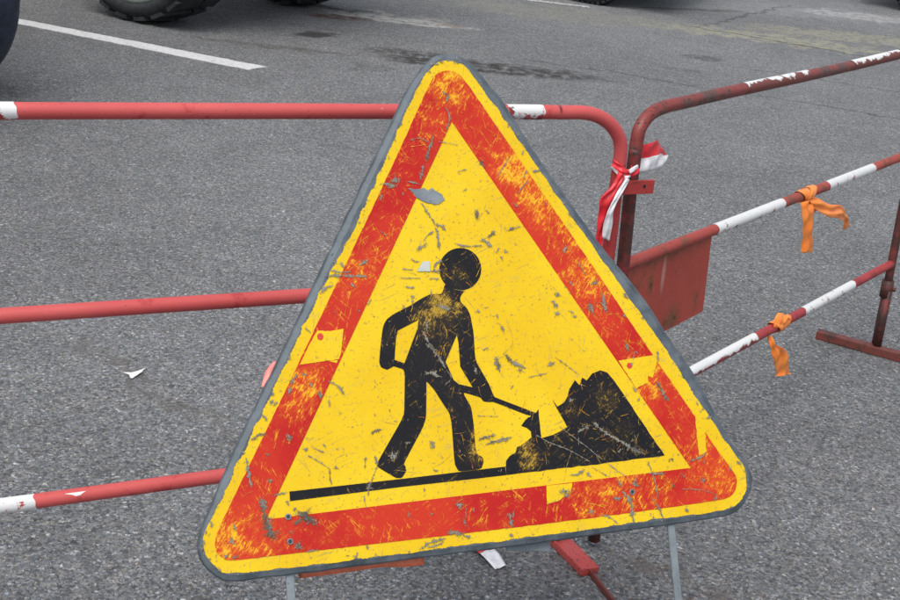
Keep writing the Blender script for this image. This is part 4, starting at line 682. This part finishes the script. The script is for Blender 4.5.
bm = bmesh.new(); Mx = Matrix.Translation((0.052, DY - 0.004, -0.026)) @ Matrix.Rotation(math.radians(-8.5), 4, 'Z'); box(bm, (-0.037, -0.0075, -0.003), (0.036, 0.018, 0.003), Mx)
from_bm('rear_bracket', bevelled(bm, 0.001, 1), ZINC, sg)

# ------------------------------------------------------------------ plastic tapes and litter
def plastic(name, col, trans=0.25, rough=0.35):
    T = NT(name); n = T.noise(60, 3); c = T.mix(T.step(n, 0.35, 0.7), col, tuple(min(1, v * 1.25 + 0.02) for v in col))
    T.b.inputs['Subsurface Weight'].default_value = 0.0
    return T.done(c, rough, 0, T.bump(T.noise(90, 3), 0.25, 0.003), 0.5)
TR = plastic('red_tape_plastic', (0.66, 0.018, 0.030)); TW = plastic('white_tape_plastic', (0.74, 0.74, 0.76)); TO = plastic('orange_tape_plastic', (0.98, 0.25, 0.035))
def ribbon(bm, edges, mats=(0,), n=7, across=8, crease=0.0016):
    Lp = catmull([e[0] for e in edges], n); Rp = catmull([e[1] for e in edges], n); grid = []
    ph = random.random() * 6
    for i, (a, b) in enumerate(zip(Lp, Rp)):
        t = (Lp[min(i + 1, len(Lp) - 1)] - Lp[max(i - 1, 0)]); w = b - a; nn = t.cross(w)
        nn = nn.normalized() if nn.length > 1e-9 else Vector((0, -1, 0))
        row = []
        for k in range(across + 1):
            u = k / across; d = crease * (math.sin(3.1 * u * 3.14 + ph + i * 0.35) + 0.6 * math.sin(i * 0.9 + ph * 2 + u * 5)) * (0.3 + u * (1 - u) * 2.4)
            row.append(bm.verts.new(a + w * u + nn * d))
        grid.append(row)
    for i in range(len(grid) - 1):
        for k in range(across):
            f = bm.faces.new((grid[i][k], grid[i][k + 1], grid[i + 1][k + 1], grid[i + 1][k]))
            f.material_index = mats[min(len(mats) - 1, k * len(mats) // across)]; f.smooth = True
def finish_tape(name, bm, mats, M, label, cat, group=None):
    o = from_bm(name, bm, mats); base_ = min((M @ v.co).z for v in o.data.vertices)
    o.data.transform(M)
    c = sum((v.co for v in o.data.vertices), Vector()) / len(o.data.vertices); o.data.transform(Matrix.Translation(-c)); o.location = c
    md = o.modifiers.new('thickness', 'SOLIDIFY'); md.thickness = 0.0005; md.offset = 0
    return tag(o, label, cat, group)
# red and white tape knotted round the joint: knot, hanging tail, flag behind the right post
bm = bmesh.new(); f = -0.016
ribbon(bm, [((-0.0555, f + 0.012, 0.888), (-0.0555, f + 0.012, 0.868)), ((-0.046, f - 0.003, 0.881), (-0.046, f - 0.003, 0.857)), ((-0.033, f - 0.006, 0.872), (-0.034, f - 0.006, 0.852)), ((-0.018, f - 0.004, 0.872), (-0.019, f - 0.004, 0.855)), ((-0.010, f + 0.012, 0.876), (-0.010, f + 0.012, 0.862))], (0, 0, 1), 6, 9, 0.0022)
ribbon(bm, [((-0.030, f - 0.008, 0.870), (-0.022, f - 0.010, 0.858)), ((-0.022, f - 0.014, 0.879), (-0.012, f - 0.015, 0.863)), ((-0.012, f - 0.010, 0.881), (-0.004, f - 0.010, 0.870))], (1, 0), 5, 6, 0.002)
ribbon(bm, [((-0.050, f - 0.004, 0.868), (-0.036, f - 0.009, 0.858)), ((-0.060, f - 0.006, 0.842), (-0.046, f - 0.010, 0.840)), ((-0.084, f - 0.006, 0.816), (-0.054, f - 0.010, 0.815)), ((-0.083, f - 0.004, 0.790), (-0.060, f - 0.008, 0.785)), ((-0.080, f - 0.002, 0.750), (-0.064, f - 0.004, 0.742)), ((-0.076, f, 0.700), (-0.062, f, 0.690))], (0,), 6, 7, 0.0032)
ribbon(bm, [((-0.036, f - 0.012, 0.856), (-0.026, f - 0.012, 0.852)), ((-0.053, f - 0.014, 0.828), (-0.043, f - 0.015, 0.824)), ((-0.066, f - 0.014, 0.800), (-0.056, f - 0.016, 0.794)), ((-0.071, f - 0.010, 0.770), (-0.052, f - 0.012, 0.765)), ((-0.068, f - 0.006, 0.735), (-0.050, f - 0.006, 0.727))], (1,), 6, 7, 0.0026)
finish_tape('barrier_tape', bm, [TR, TW], M1, 'red and white plastic tape knotted round the bright red post, tail hanging', 'tape')
bm = bmesh.new()
ribbon(bm, [((0.046, 0.004, 0.905), (0.050, 0.004, 0.848)), ((0.064, -0.004, 0.906), (0.073, -0.010, 0.850)), ((0.090, -0.008, 0.909), (0.105, -0.012, 0.850)), ((0.120, -0.002, 0.908), (0.135, -0.010, 0.852)), ((0.160, 0.008, 0.887), (0.165, -0.004, 0.857)), ((0.186, 0.010, 0.868), (0.188, 0.004, 0.862))], (0, 1), 6, 10, 0.003)
finish_tape('barrier_tape', bm, [TR, TW], M2, 'short red and white tape flag sticking out behind the rusty post', 'tape')
# orange ribbons on the right barrier
def wrap(bm, s, h, r, w, tilt, M=None):
    ed = []
    for k in range(13):
        a = 2 * math.pi * k / 12; y, z = -math.sin(a) * r, math.cos(a) * r
        sh = tilt * (z / r)
        ed.append(((s - w / 2 + sh, y, h + z), (s + w / 2 + sh + random.gauss(0, 0.0015), y * 1.02, h + z * 1.02)))
    ribbon(bm, ed, (0,), 3, 5, 0.0008)
bm = bmesh.new(); wrap(bm, 0.965, 0.6595, R2 + 0.0022, 0.055, -0.012); wrap(bm, 0.985, 0.6595, R2 + 0.0042, 0.04, 0.02)
ribbon(bm, [((0.915, -0.012, 0.650), (0.985, -0.014, 0.646)), ((0.924, -0.020, 0.625), (0.992, -0.022, 0.618)), ((0.940, -0.020, 0.585), (1.012, -0.020, 0.575)), ((0.955, -0.018, 0.545), (1.032, -0.018, 0.535)), ((0.968, -0.018, 0.506), (1.052, -0.016, 0.492))], (0,), 6, 10, 0.0058)
ribbon(bm, [((0.965, -0.014, 0.656), (0.985, -0.016, 0.628)), ((1.01, -0.022, 0.648), (1.02, -0.026, 0.612)), ((1.08, -0.030, 0.622), (1.07, -0.036, 0.590)), ((1.16, -0.032, 0.606), (1.13, -0.04, 0.578)), ((1.235, -0.024, 0.572), (1.20, -0.03, 0.556)), ((1.275, -0.02, 0.545), (1.245, -0.02, 0.535)), ((1.300, -0.016, 0.520), (1.262, -0.016, 0.512))], (0,), 6, 10, 0.0045)
finish_tape('marking_ribbon', bm, [TO], M2, 'torn orange ribbon with two tails tied to the middle rail', 'ribbon', 'orange ribbons on the right barrier')
bm = bmesh.new()
ribbon(bm, [((1.02, -0.006, 0.640), (1.028, -0.008, 0.600)), ((1.06, 0.004, 0.622), (1.07, 0.0, 0.598)), ((1.12, 0.010, 0.612), (1.12, 0.006, 0.602))], (1, 1, 0), 6, 6, 0.002)
finish_tape('tape_scrap', bm, [TR, TW], M2, 'small white tape scrap caught beside the orange ribbon on the middle rail', 'tape')
bm = bmesh.new(); wrap(bm, 0.955, 0.3068, R2 + 0.0022, 0.050, 0.020); wrap(bm, 0.93, 0.3068, R2 + 0.004, 0.038, -0.02)
ribbon(bm, [((0.880, -0.010, 0.318), (0.925, -0.016, 0.306)), ((0.890, -0.006, 0.336), (0.945, -0.018, 0.318)), ((0.925, 0.0, 0.345), (0.965, -0.016, 0.325)), ((0.955, -0.004, 0.332), (0.985, -0.014, 0.312))], (0,), 6, 7, 0.003)
ribbon(bm, [((0.865, -0.004, 0.298), (0.885, -0.010, 0.291)), ((0.870, -0.012, 0.270), (0.905, -0.014, 0.264)), ((0.892, -0.016, 0.238), (0.965, -0.018, 0.236)), ((0.920, -0.016, 0.200), (1.015, -0.016, 0.195)), ((0.945, -0.014, 0.165), (1.040, -0.012, 0.150)), ((0.952, -0.014, 0.158), (1.060, -0.012, 0.138))], (0,), 6, 10, 0.0058)
finish_tape('marking_ribbon', bm, [TO], M2, 'orange ribbon with one short tail tied to the lower rail', 'ribbon', 'orange ribbons on the right barrier')
# orange strip and faded scrap stuck behind the sign
bm = bmesh.new()
ribbon(bm, [((-0.318, DY + 0.012, -0.024), (-0.314, DY - 0.0085, -0.026)), ((-0.254, DY + 0.012, -0.024), (-0.250, DY - 0.0085, -0.025)), ((-0.19, DY + 0.012, -0.024), (-0.188, DY - 0.0075, -0.026)), ((-0.150, DY + 0.012, -0.024), (-0.150, DY - 0.0115, -0.026)), ((-0.121, DY + 0.012, -0.024), (-0.1205, DY - 0.0120, -0.026))], (0,), 5, 5, 0.0008)
finish_tape('tape_strip', bm, [plastic('faded_orange_strip', (0.55, 0.12, 0.05))], MS, 'faded orange strip showing below the bottom edge of the sign', 'tape')
bm = bmesh.new()
ribbon(bm, [((-0.346, DY + 0.279, -0.026), (-0.330, DY + 0.272, -0.024)), ((-0.339, DY + 0.297, -0.028), (-0.318, DY + 0.285, -0.024)), ((-0.333, DY + 0.307, -0.028), (-0.312, DY + 0.297, -0.024)), ((-0.323, DY + 0.316, -0.026), (-0.308, DY + 0.308, -0.024))], (0,), 5, 5, 0.0008)
finish_tape('tape_scrap', bm, [plastic('faded_pink_tape', (0.75, 0.20, 0.17))], MS, 'small faded pink tape scrap behind the left edge of the sign', 'tape')
# scrap of red and white tape on the asphalt below the sign
bm = bmesh.new()
ribbon(bm, [((0.094, 2.452, 0.006), (0.128, 2.478, 0.008)), ((0.112, 2.436, 0.009), (0.143, 2.460, 0.012)), ((0.126, 2.418, 0.013), (0.155, 2.442, 0.014))], (0,), 5, 6, 0.0015)
ribbon(bm, [((0.1262, 2.4178, 0.013), (0.1552, 2.4418, 0.014)), ((0.142, 2.396, 0.012), (0.170, 2.420, 0.012)), ((0.160, 2.373, 0.005), (0.184, 2.394, 0.005))], (1,), 5, 6, 0.0015)
finish_tape('tape_scrap', bm, [TR, TW], Matrix(), 'torn red and white tape scrap lying on asphalt under the sign', 'tape')
bm = bmesh.new()
sheet(bm, [ccw(densify([(-0.836, 3.125), (-0.815, 3.128), (-0.789, 3.164), (-0.792, 3.135), (-0.804, 3.094), (-0.812, 3.100), (-0.818, 3.115)], 0.006, 0.0008))], 0.004, 0.0055)
for v in bm.verts: v.co.z += 0.010 * max(0, (v.co.x + 0.812) * 20) ** 2 * 0.15
pp = from_bm('paper_scrap', bm, NT('paper').done((0.74, 0.74, 0.71), 0.8)); tag(pp, 'small white torn paper scrap lying on the bare asphalt', 'paper')
# loose grit and chippings swept up near the barrier feet
GT = NT('grit'); GRIT = GT.done(GT.ramp(GT.noise(35, 2), [(0.3, (0.07, 0.07, 0.075)), (0.6, (0.18, 0.17, 0.16)), (0.75, (0.36, 0.34, 0.31))]), 0.9)
bm = bmesh.new()
for i in range(2600):
    # denser close to the camera, thin further out
    y = 2.05 + 3.2 * random.random() ** 1.7; x = random.uniform(-0.42 * y - 0.1, 0.45 * y + 0.15)
    r = random.uniform(0.0014, 0.0036); s0 = random.uniform(0, 6.28)
    top = bm.verts.new((x + random.uniform(-.3, .3) * r, y + random.uniform(-.3, .3) * r, r * random.uniform(0.7, 1.3)))
    rg = [bm.verts.new((x + r * random.uniform(.7, 1.3) * math.cos(s0 + k * 1.2566), y + r * random.uniform(.7, 1.3) * math.sin(s0 + k * 1.2566), 0.0004)) for k in range(5)]
    for k in range(5): bm.faces.new((rg[k], rg[(k + 1) % 5], top))
gr = from_bm('loose_grit', bm, GRIT); tag(gr, 'loose grey chippings scattered over the asphalt', 'gravel', kind='stuff')
bm = bmesh.new()
for i in range(260):
    cx, cy, sp = random.choice(((0.45, 2.40, 0.12), (0.25, 2.42, 0.14), (0.60, 2.36, 0.15), (0.1, 2.3, 0.2)))
    x, y = random.gauss(cx, sp), random.gauss(cy, sp * 0.6); a = random.uniform(0, 6.28); l_ = random.uniform(0.003, 0.009); w_ = l_ * random.uniform(.2, .45)
    d_ = Vector((math.cos(a), math.sin(a), 0)); n2_ = Vector((-d_.y, d_.x, 0)); c_ = Vector((x, y, 0.0015))
    v = [bm.verts.new(c_ + d_ * l_ * p_ + n2_ * w_ * q_ + Vector((0, 0, z_))) for p_, q_, z_ in ((-.5, 0, 0), (0, -.5, .001), (.5, 0, .0005), (0, .5, .0018))]
    bm.faces.new(v)
lt_ = from_bm('dry_leaf_bits', bm, NT('dry_leaf').done((0.16, 0.062, 0.035), 0.8)); tag(lt_, 'reddish brown leaf and rust flakes on the asphalt by the barrier feet', 'debris', kind='stuff')

# ------------------------------------------------------------------ parked vehicles (only their wheels reach into the picture)
def rubber(name, col, rough=0.6):
    T = NT(name); n = T.noise(22, 4); c = T.mix(T.step(n, 0.3, 0.75), col, tuple(v * 2.1 + 0.004 for v in col))
    return T.done(c, rough, 0, T.bump(T.noise(120, 3), 0.15, 0.002), 0.4)
RUB = rubber('tyre_rubber', (0.013, 0.0145, 0.016)); RUBB = rubber('bluish_tyre_rubber', (0.012, 0.018, 0.034), 0.42)
RIMG = steel('dusty_green_grey_rim', (0.085, 0.105, 0.095), (0.13, 0.15, 0.135), 0.6, 0.1); RIMS = steel('silver_rim', (0.45, 0.46, 0.47), (0.55, 0.56, 0.57), 0.35, 0.7)
DARKM = steel('dark_chassis', (0.02, 0.02, 0.022), (0.035, 0.033, 0.032), 0.6, 0.2)
GLASS = NT('dark_window').done((0.015, 0.02, 0.024), 0.08, 0.0, None, 0.6)
def wheel(parent, c, R, W, rim_r, rim_mat, rub_mat, lugs, dish=0.05):
    """wheel with its axle along local Y, outer face at -Y; c = centre of the outer face"""
    M = Matrix.Translation(c)
    e = R * 0.07
    bm = bmesh.new()
    lathe(bm, [(rim_r, 0.012), (rim_r + 0.01, 0.002), (R - e * 1.6, -0.004), (R - e * .9, 0.006), (R - e * .25, 0.03), (R, 0.06), (R + 0.003, W * 0.5), (R, W - 0.06), (R - e * .25, W - 0.03), (R - e, W - 0.004), (rim_r, W - 0.01)], 64, M)
    n = lugs
    for k in range(n):
        for side in (0, 1):
            a0 = 2 * math.pi * (k + 0.5 * side) / n; da = 2 * math.pi / n * 0.30
            y0, y1 = (0.012, W * 0.48) if side == 0 else (W * 0.52, W - 0.012)
            sk = da * 1.5 * (1 if side == 0 else -1)
            vs = []
            for rr in (R - 0.02, R + 0.028):
                for (yy, off) in ((y0, 0), (y1, sk)):
                    for s_ in (-1, 1):
                        a = a0 + off + s_ * da; r2_ = rr - (0.022 if yy in (y0, y1) and (yy < 0.03 or yy > W - 0.03) and rr > R else 0)
                        vs.append(bm.verts.new(M @ Vector((r2_ * math.cos(a), yy, r2_ * math.sin(a)))))
            for f in ((0, 1, 3, 2), (4, 6, 7, 5), (0, 4, 5, 1), (2, 3, 7, 6), (0, 2, 6, 4), (1, 5, 7, 3)): bm.faces.new([vs[i] for i in f])
    bmesh.ops.recalc_face_normals(bm, faces=bm.faces[:])
    w = from_bm('wheel', bm, rub_mat, parent)
    bm = bmesh.new()
    lathe(bm, [(rim_r + 0.004, 0.012), (rim_r - 0.008, 0.004), (rim_r - 0.02, 0.012), (rim_r * 0.86, dish * 0.8), (rim_r * 0.55, dish), (rim_r * 0.42, dish * 0.35), (rim_r * 0.2, dish * 0.25), (rim_r * 0.16, -0.01), (0.002, -0.014)], 48, M)
    bmesh.ops.recalc_face_normals(bm, faces=bm.faces[:])
    rm = from_bm('rim', bm, rim_mat, w)
    return w
def frame_at(x, y, ang): return Matrix.Translation((x, y, 0)) @ Matrix.Rotation(math.radians(ang), 4, 'Z')

# heavy site dumper: front axle shows at the top left
ang = -27.0
dm = tag(empty('site_dumper', frame_at(-2.26, 8.36, ang)), 'heavy work vehicle with chunky lugged tyres and dusty green-grey wheels', 'work vehicle')
TRK = 1.62
for x in (0, -2.3):
    wheel(dm, (x, 0, 0.55), 0.53, 0.46, 0.425, RIMG, RUB, 22)
    w = wheel(dm, (-x, 0, 0.55), 0.53, 0.46, 0.425, RIMG, RUB, 22)
    w.rotation_euler = (0, 0, math.pi); w.location = (0, TRK + 0.44, 0)
    bm = bmesh.new(); sweep(bm, [(x, 0.2, 0.55), (x, TRK + 0.2, 0.55)], 0.06, 14); from_bm('axle', bm, DARKM, dm, True)
YB = steel('work_vehicle_body_paint', (0.50, 0.30, 0.03), (0.44, 0.26, 0.03), 0.45, 0.0)
def prism(name, prof, y0, y1, mat, parent, bev=0.02):
    bm = bmesh.new(); a = [bm.verts.new((x, y0, z)) for x, z in prof]; b = [bm.verts.new((x, y1, z)) for x, z in prof]
    bm.faces.new(a); bm.faces.new(b[::-1])
    for i in range(len(prof)): bm.faces.new((a[i], b[i], b[(i + 1) % len(prof)], a[(i + 1) % len(prof)]))
    bmesh.ops.recalc_face_normals(bm, faces=bm.faces[:]); bmesh.ops.bevel(bm, geom=bm.edges[:], offset=bev, segments=2, affect='EDGES')
    return from_bm(name, bm, mat, parent)
prism('chassis', [(-3.0, 0.50), (0.50, 0.50), (0.60, 0.62), (0.60, 0.80), (-3.0, 0.80)], 0.55, 1.45, DARKM, dm)
prism('skip', [(0.95, 1.55), (0.55, 0.98), (-1.0, 0.98), (-1.25, 1.60)], 0.10, 1.92, YB, dm, 0.03)
prism('engine_cover', [(-1.4, 0.85), (-3.0, 0.85), (-3.0, 1.35), (-2.8, 1.50), (-1.4, 1.50)], 0.35, 1.65, YB, dm, 0.04)
for y in (0.45, 1.5):
    bm = bmesh.new(); sweep(bm, catmull([(-1.35, y, 0.9), (-1.35, y, 2.2), (-1.5, y, 2.35), (-2.2, y, 2.35)], 5), 0.035, 12); from_bm('roll_bar', bm, DARKM, dm, True)

def car(name, x, y, ang, ox, label, paint, rub, R, W, rim_r, rim_mat, lugs, length, height, clear, near=False):
    """parked car or van; the wheel at the local origin is the one in view, the body runs ox metres along local X"""
    c = tag(empty(name, frame_at(x, y, ang)), label, 'car', 'parked vehicles at the picture edge')
    s = 1 if ox > 0 else -1; wb = abs(ox)
    for xx in (0, ox):
        wheel(c, (xx, 0, R), R, W, rim_r, rim_mat, rub, lugs, 0.035)
        w = wheel(c, (-xx, 0, R), R, W, rim_r, rim_mat, rub, lugs, 0.035); w.rotation_euler = (0, 0, math.pi); w.location = (0, 1.62, 0)
        if near: w.rotation_euler = (0, 0, 0); w.location = (2 * xx, -1.62 - W, 0)
    yo = -1.62 if near else 0.0; fo = (length - wb) * 0.45; x0, x1 = -fo, wb + fo
    ar = R + 0.07
    def arch(cx):
        return [(cx - ar * math.cos(math.pi * k / 10), R + max(clear - R, ar * math.sin(math.pi * k / 10))) for k in range(11)]
    prof = [(x0, clear + .1), (x0 + .06, clear)] + arch(0) + arch(wb) + [(x1 - .06, clear), (x1, clear + .1), (x1 - 0.02, height * .55), (x1 - .15, height * .60), (x1 - .45, height * .62), (x1 - .75, height * .97), (x1 - 1.2, height), (x0 + 1.3, height), (x0 + .75, height * .93), (x0 + .15, height * .62), (x0 + .02, height * .52)]
    prof = [(s * a, b) for a, b in prof]
    prism('body', prof, 0.02 + yo, 1.60 + yo, paint, c, 0.015)
    for yy in (0.012 + yo, 1.600 + yo):
        for a0, a1 in ((0.30, 0.49), (0.51, 0.68)):
            xa, xb = s * (x0 + (x1 - x0) * a0), s * (x0 + (x1 - x0) * a1)
            bm = bmesh.new(); box(bm, (min(xa, xb), yy, height * .64), (max(xa, xb), yy + 0.006, height * .92)); from_bm('side_window', bm, GLASS, c)
    for xx, nm in ((x0, 'tail_light'), (x1, 'headlight')):
        for yy in (0.12 + yo, 1.30 + yo):
            bm = bmesh.new(); xs = s * xx; box(bm, (xs - 0.03, yy, height * .42), (xs + 0.03, yy + 0.2, height * .50)); from_bm(nm, bevelled(bm, .008), TR if nm == 'tail_light' else TW, c)
    return c
PNT = lambda n, c: NT(n).done(c, 0.28, 0.0, None, 0.5)
car('parked_van', -2.615, 5.91, -24, -2.9, 'parked vehicle whose dark blue-black tyre fills the top left corner', PNT('navy_paint', (0.02, 0.035, 0.07)), RUBB, 0.47, 0.26, 0.30, steel('black_rim', (0.012, 0.016, 0.026), (0.02, 0.026, 0.036), 0.4, 0.3), 0, 4.2, 2.3, 1.0, True)
car('parked_car', 0.92, 12.04, -22, -2.6, 'parked car whose black tyre peeks in at the top centre', PNT('grey_paint', (0.10, 0.11, 0.12)), RUB, 0.32, 0.20, 0.21, RIMS, 40, 4.2, 1.45, 0.34)
car('parked_car', 4.68, 14.50, -22, 2.6, 'distant parked car whose dark tyre touches the right picture edge', PNT('white_paint', (0.55, 0.55, 0.56)), RUB, 0.31, 0.20, 0.20, RIMS, 40, 4.1, 1.45, 0.34)
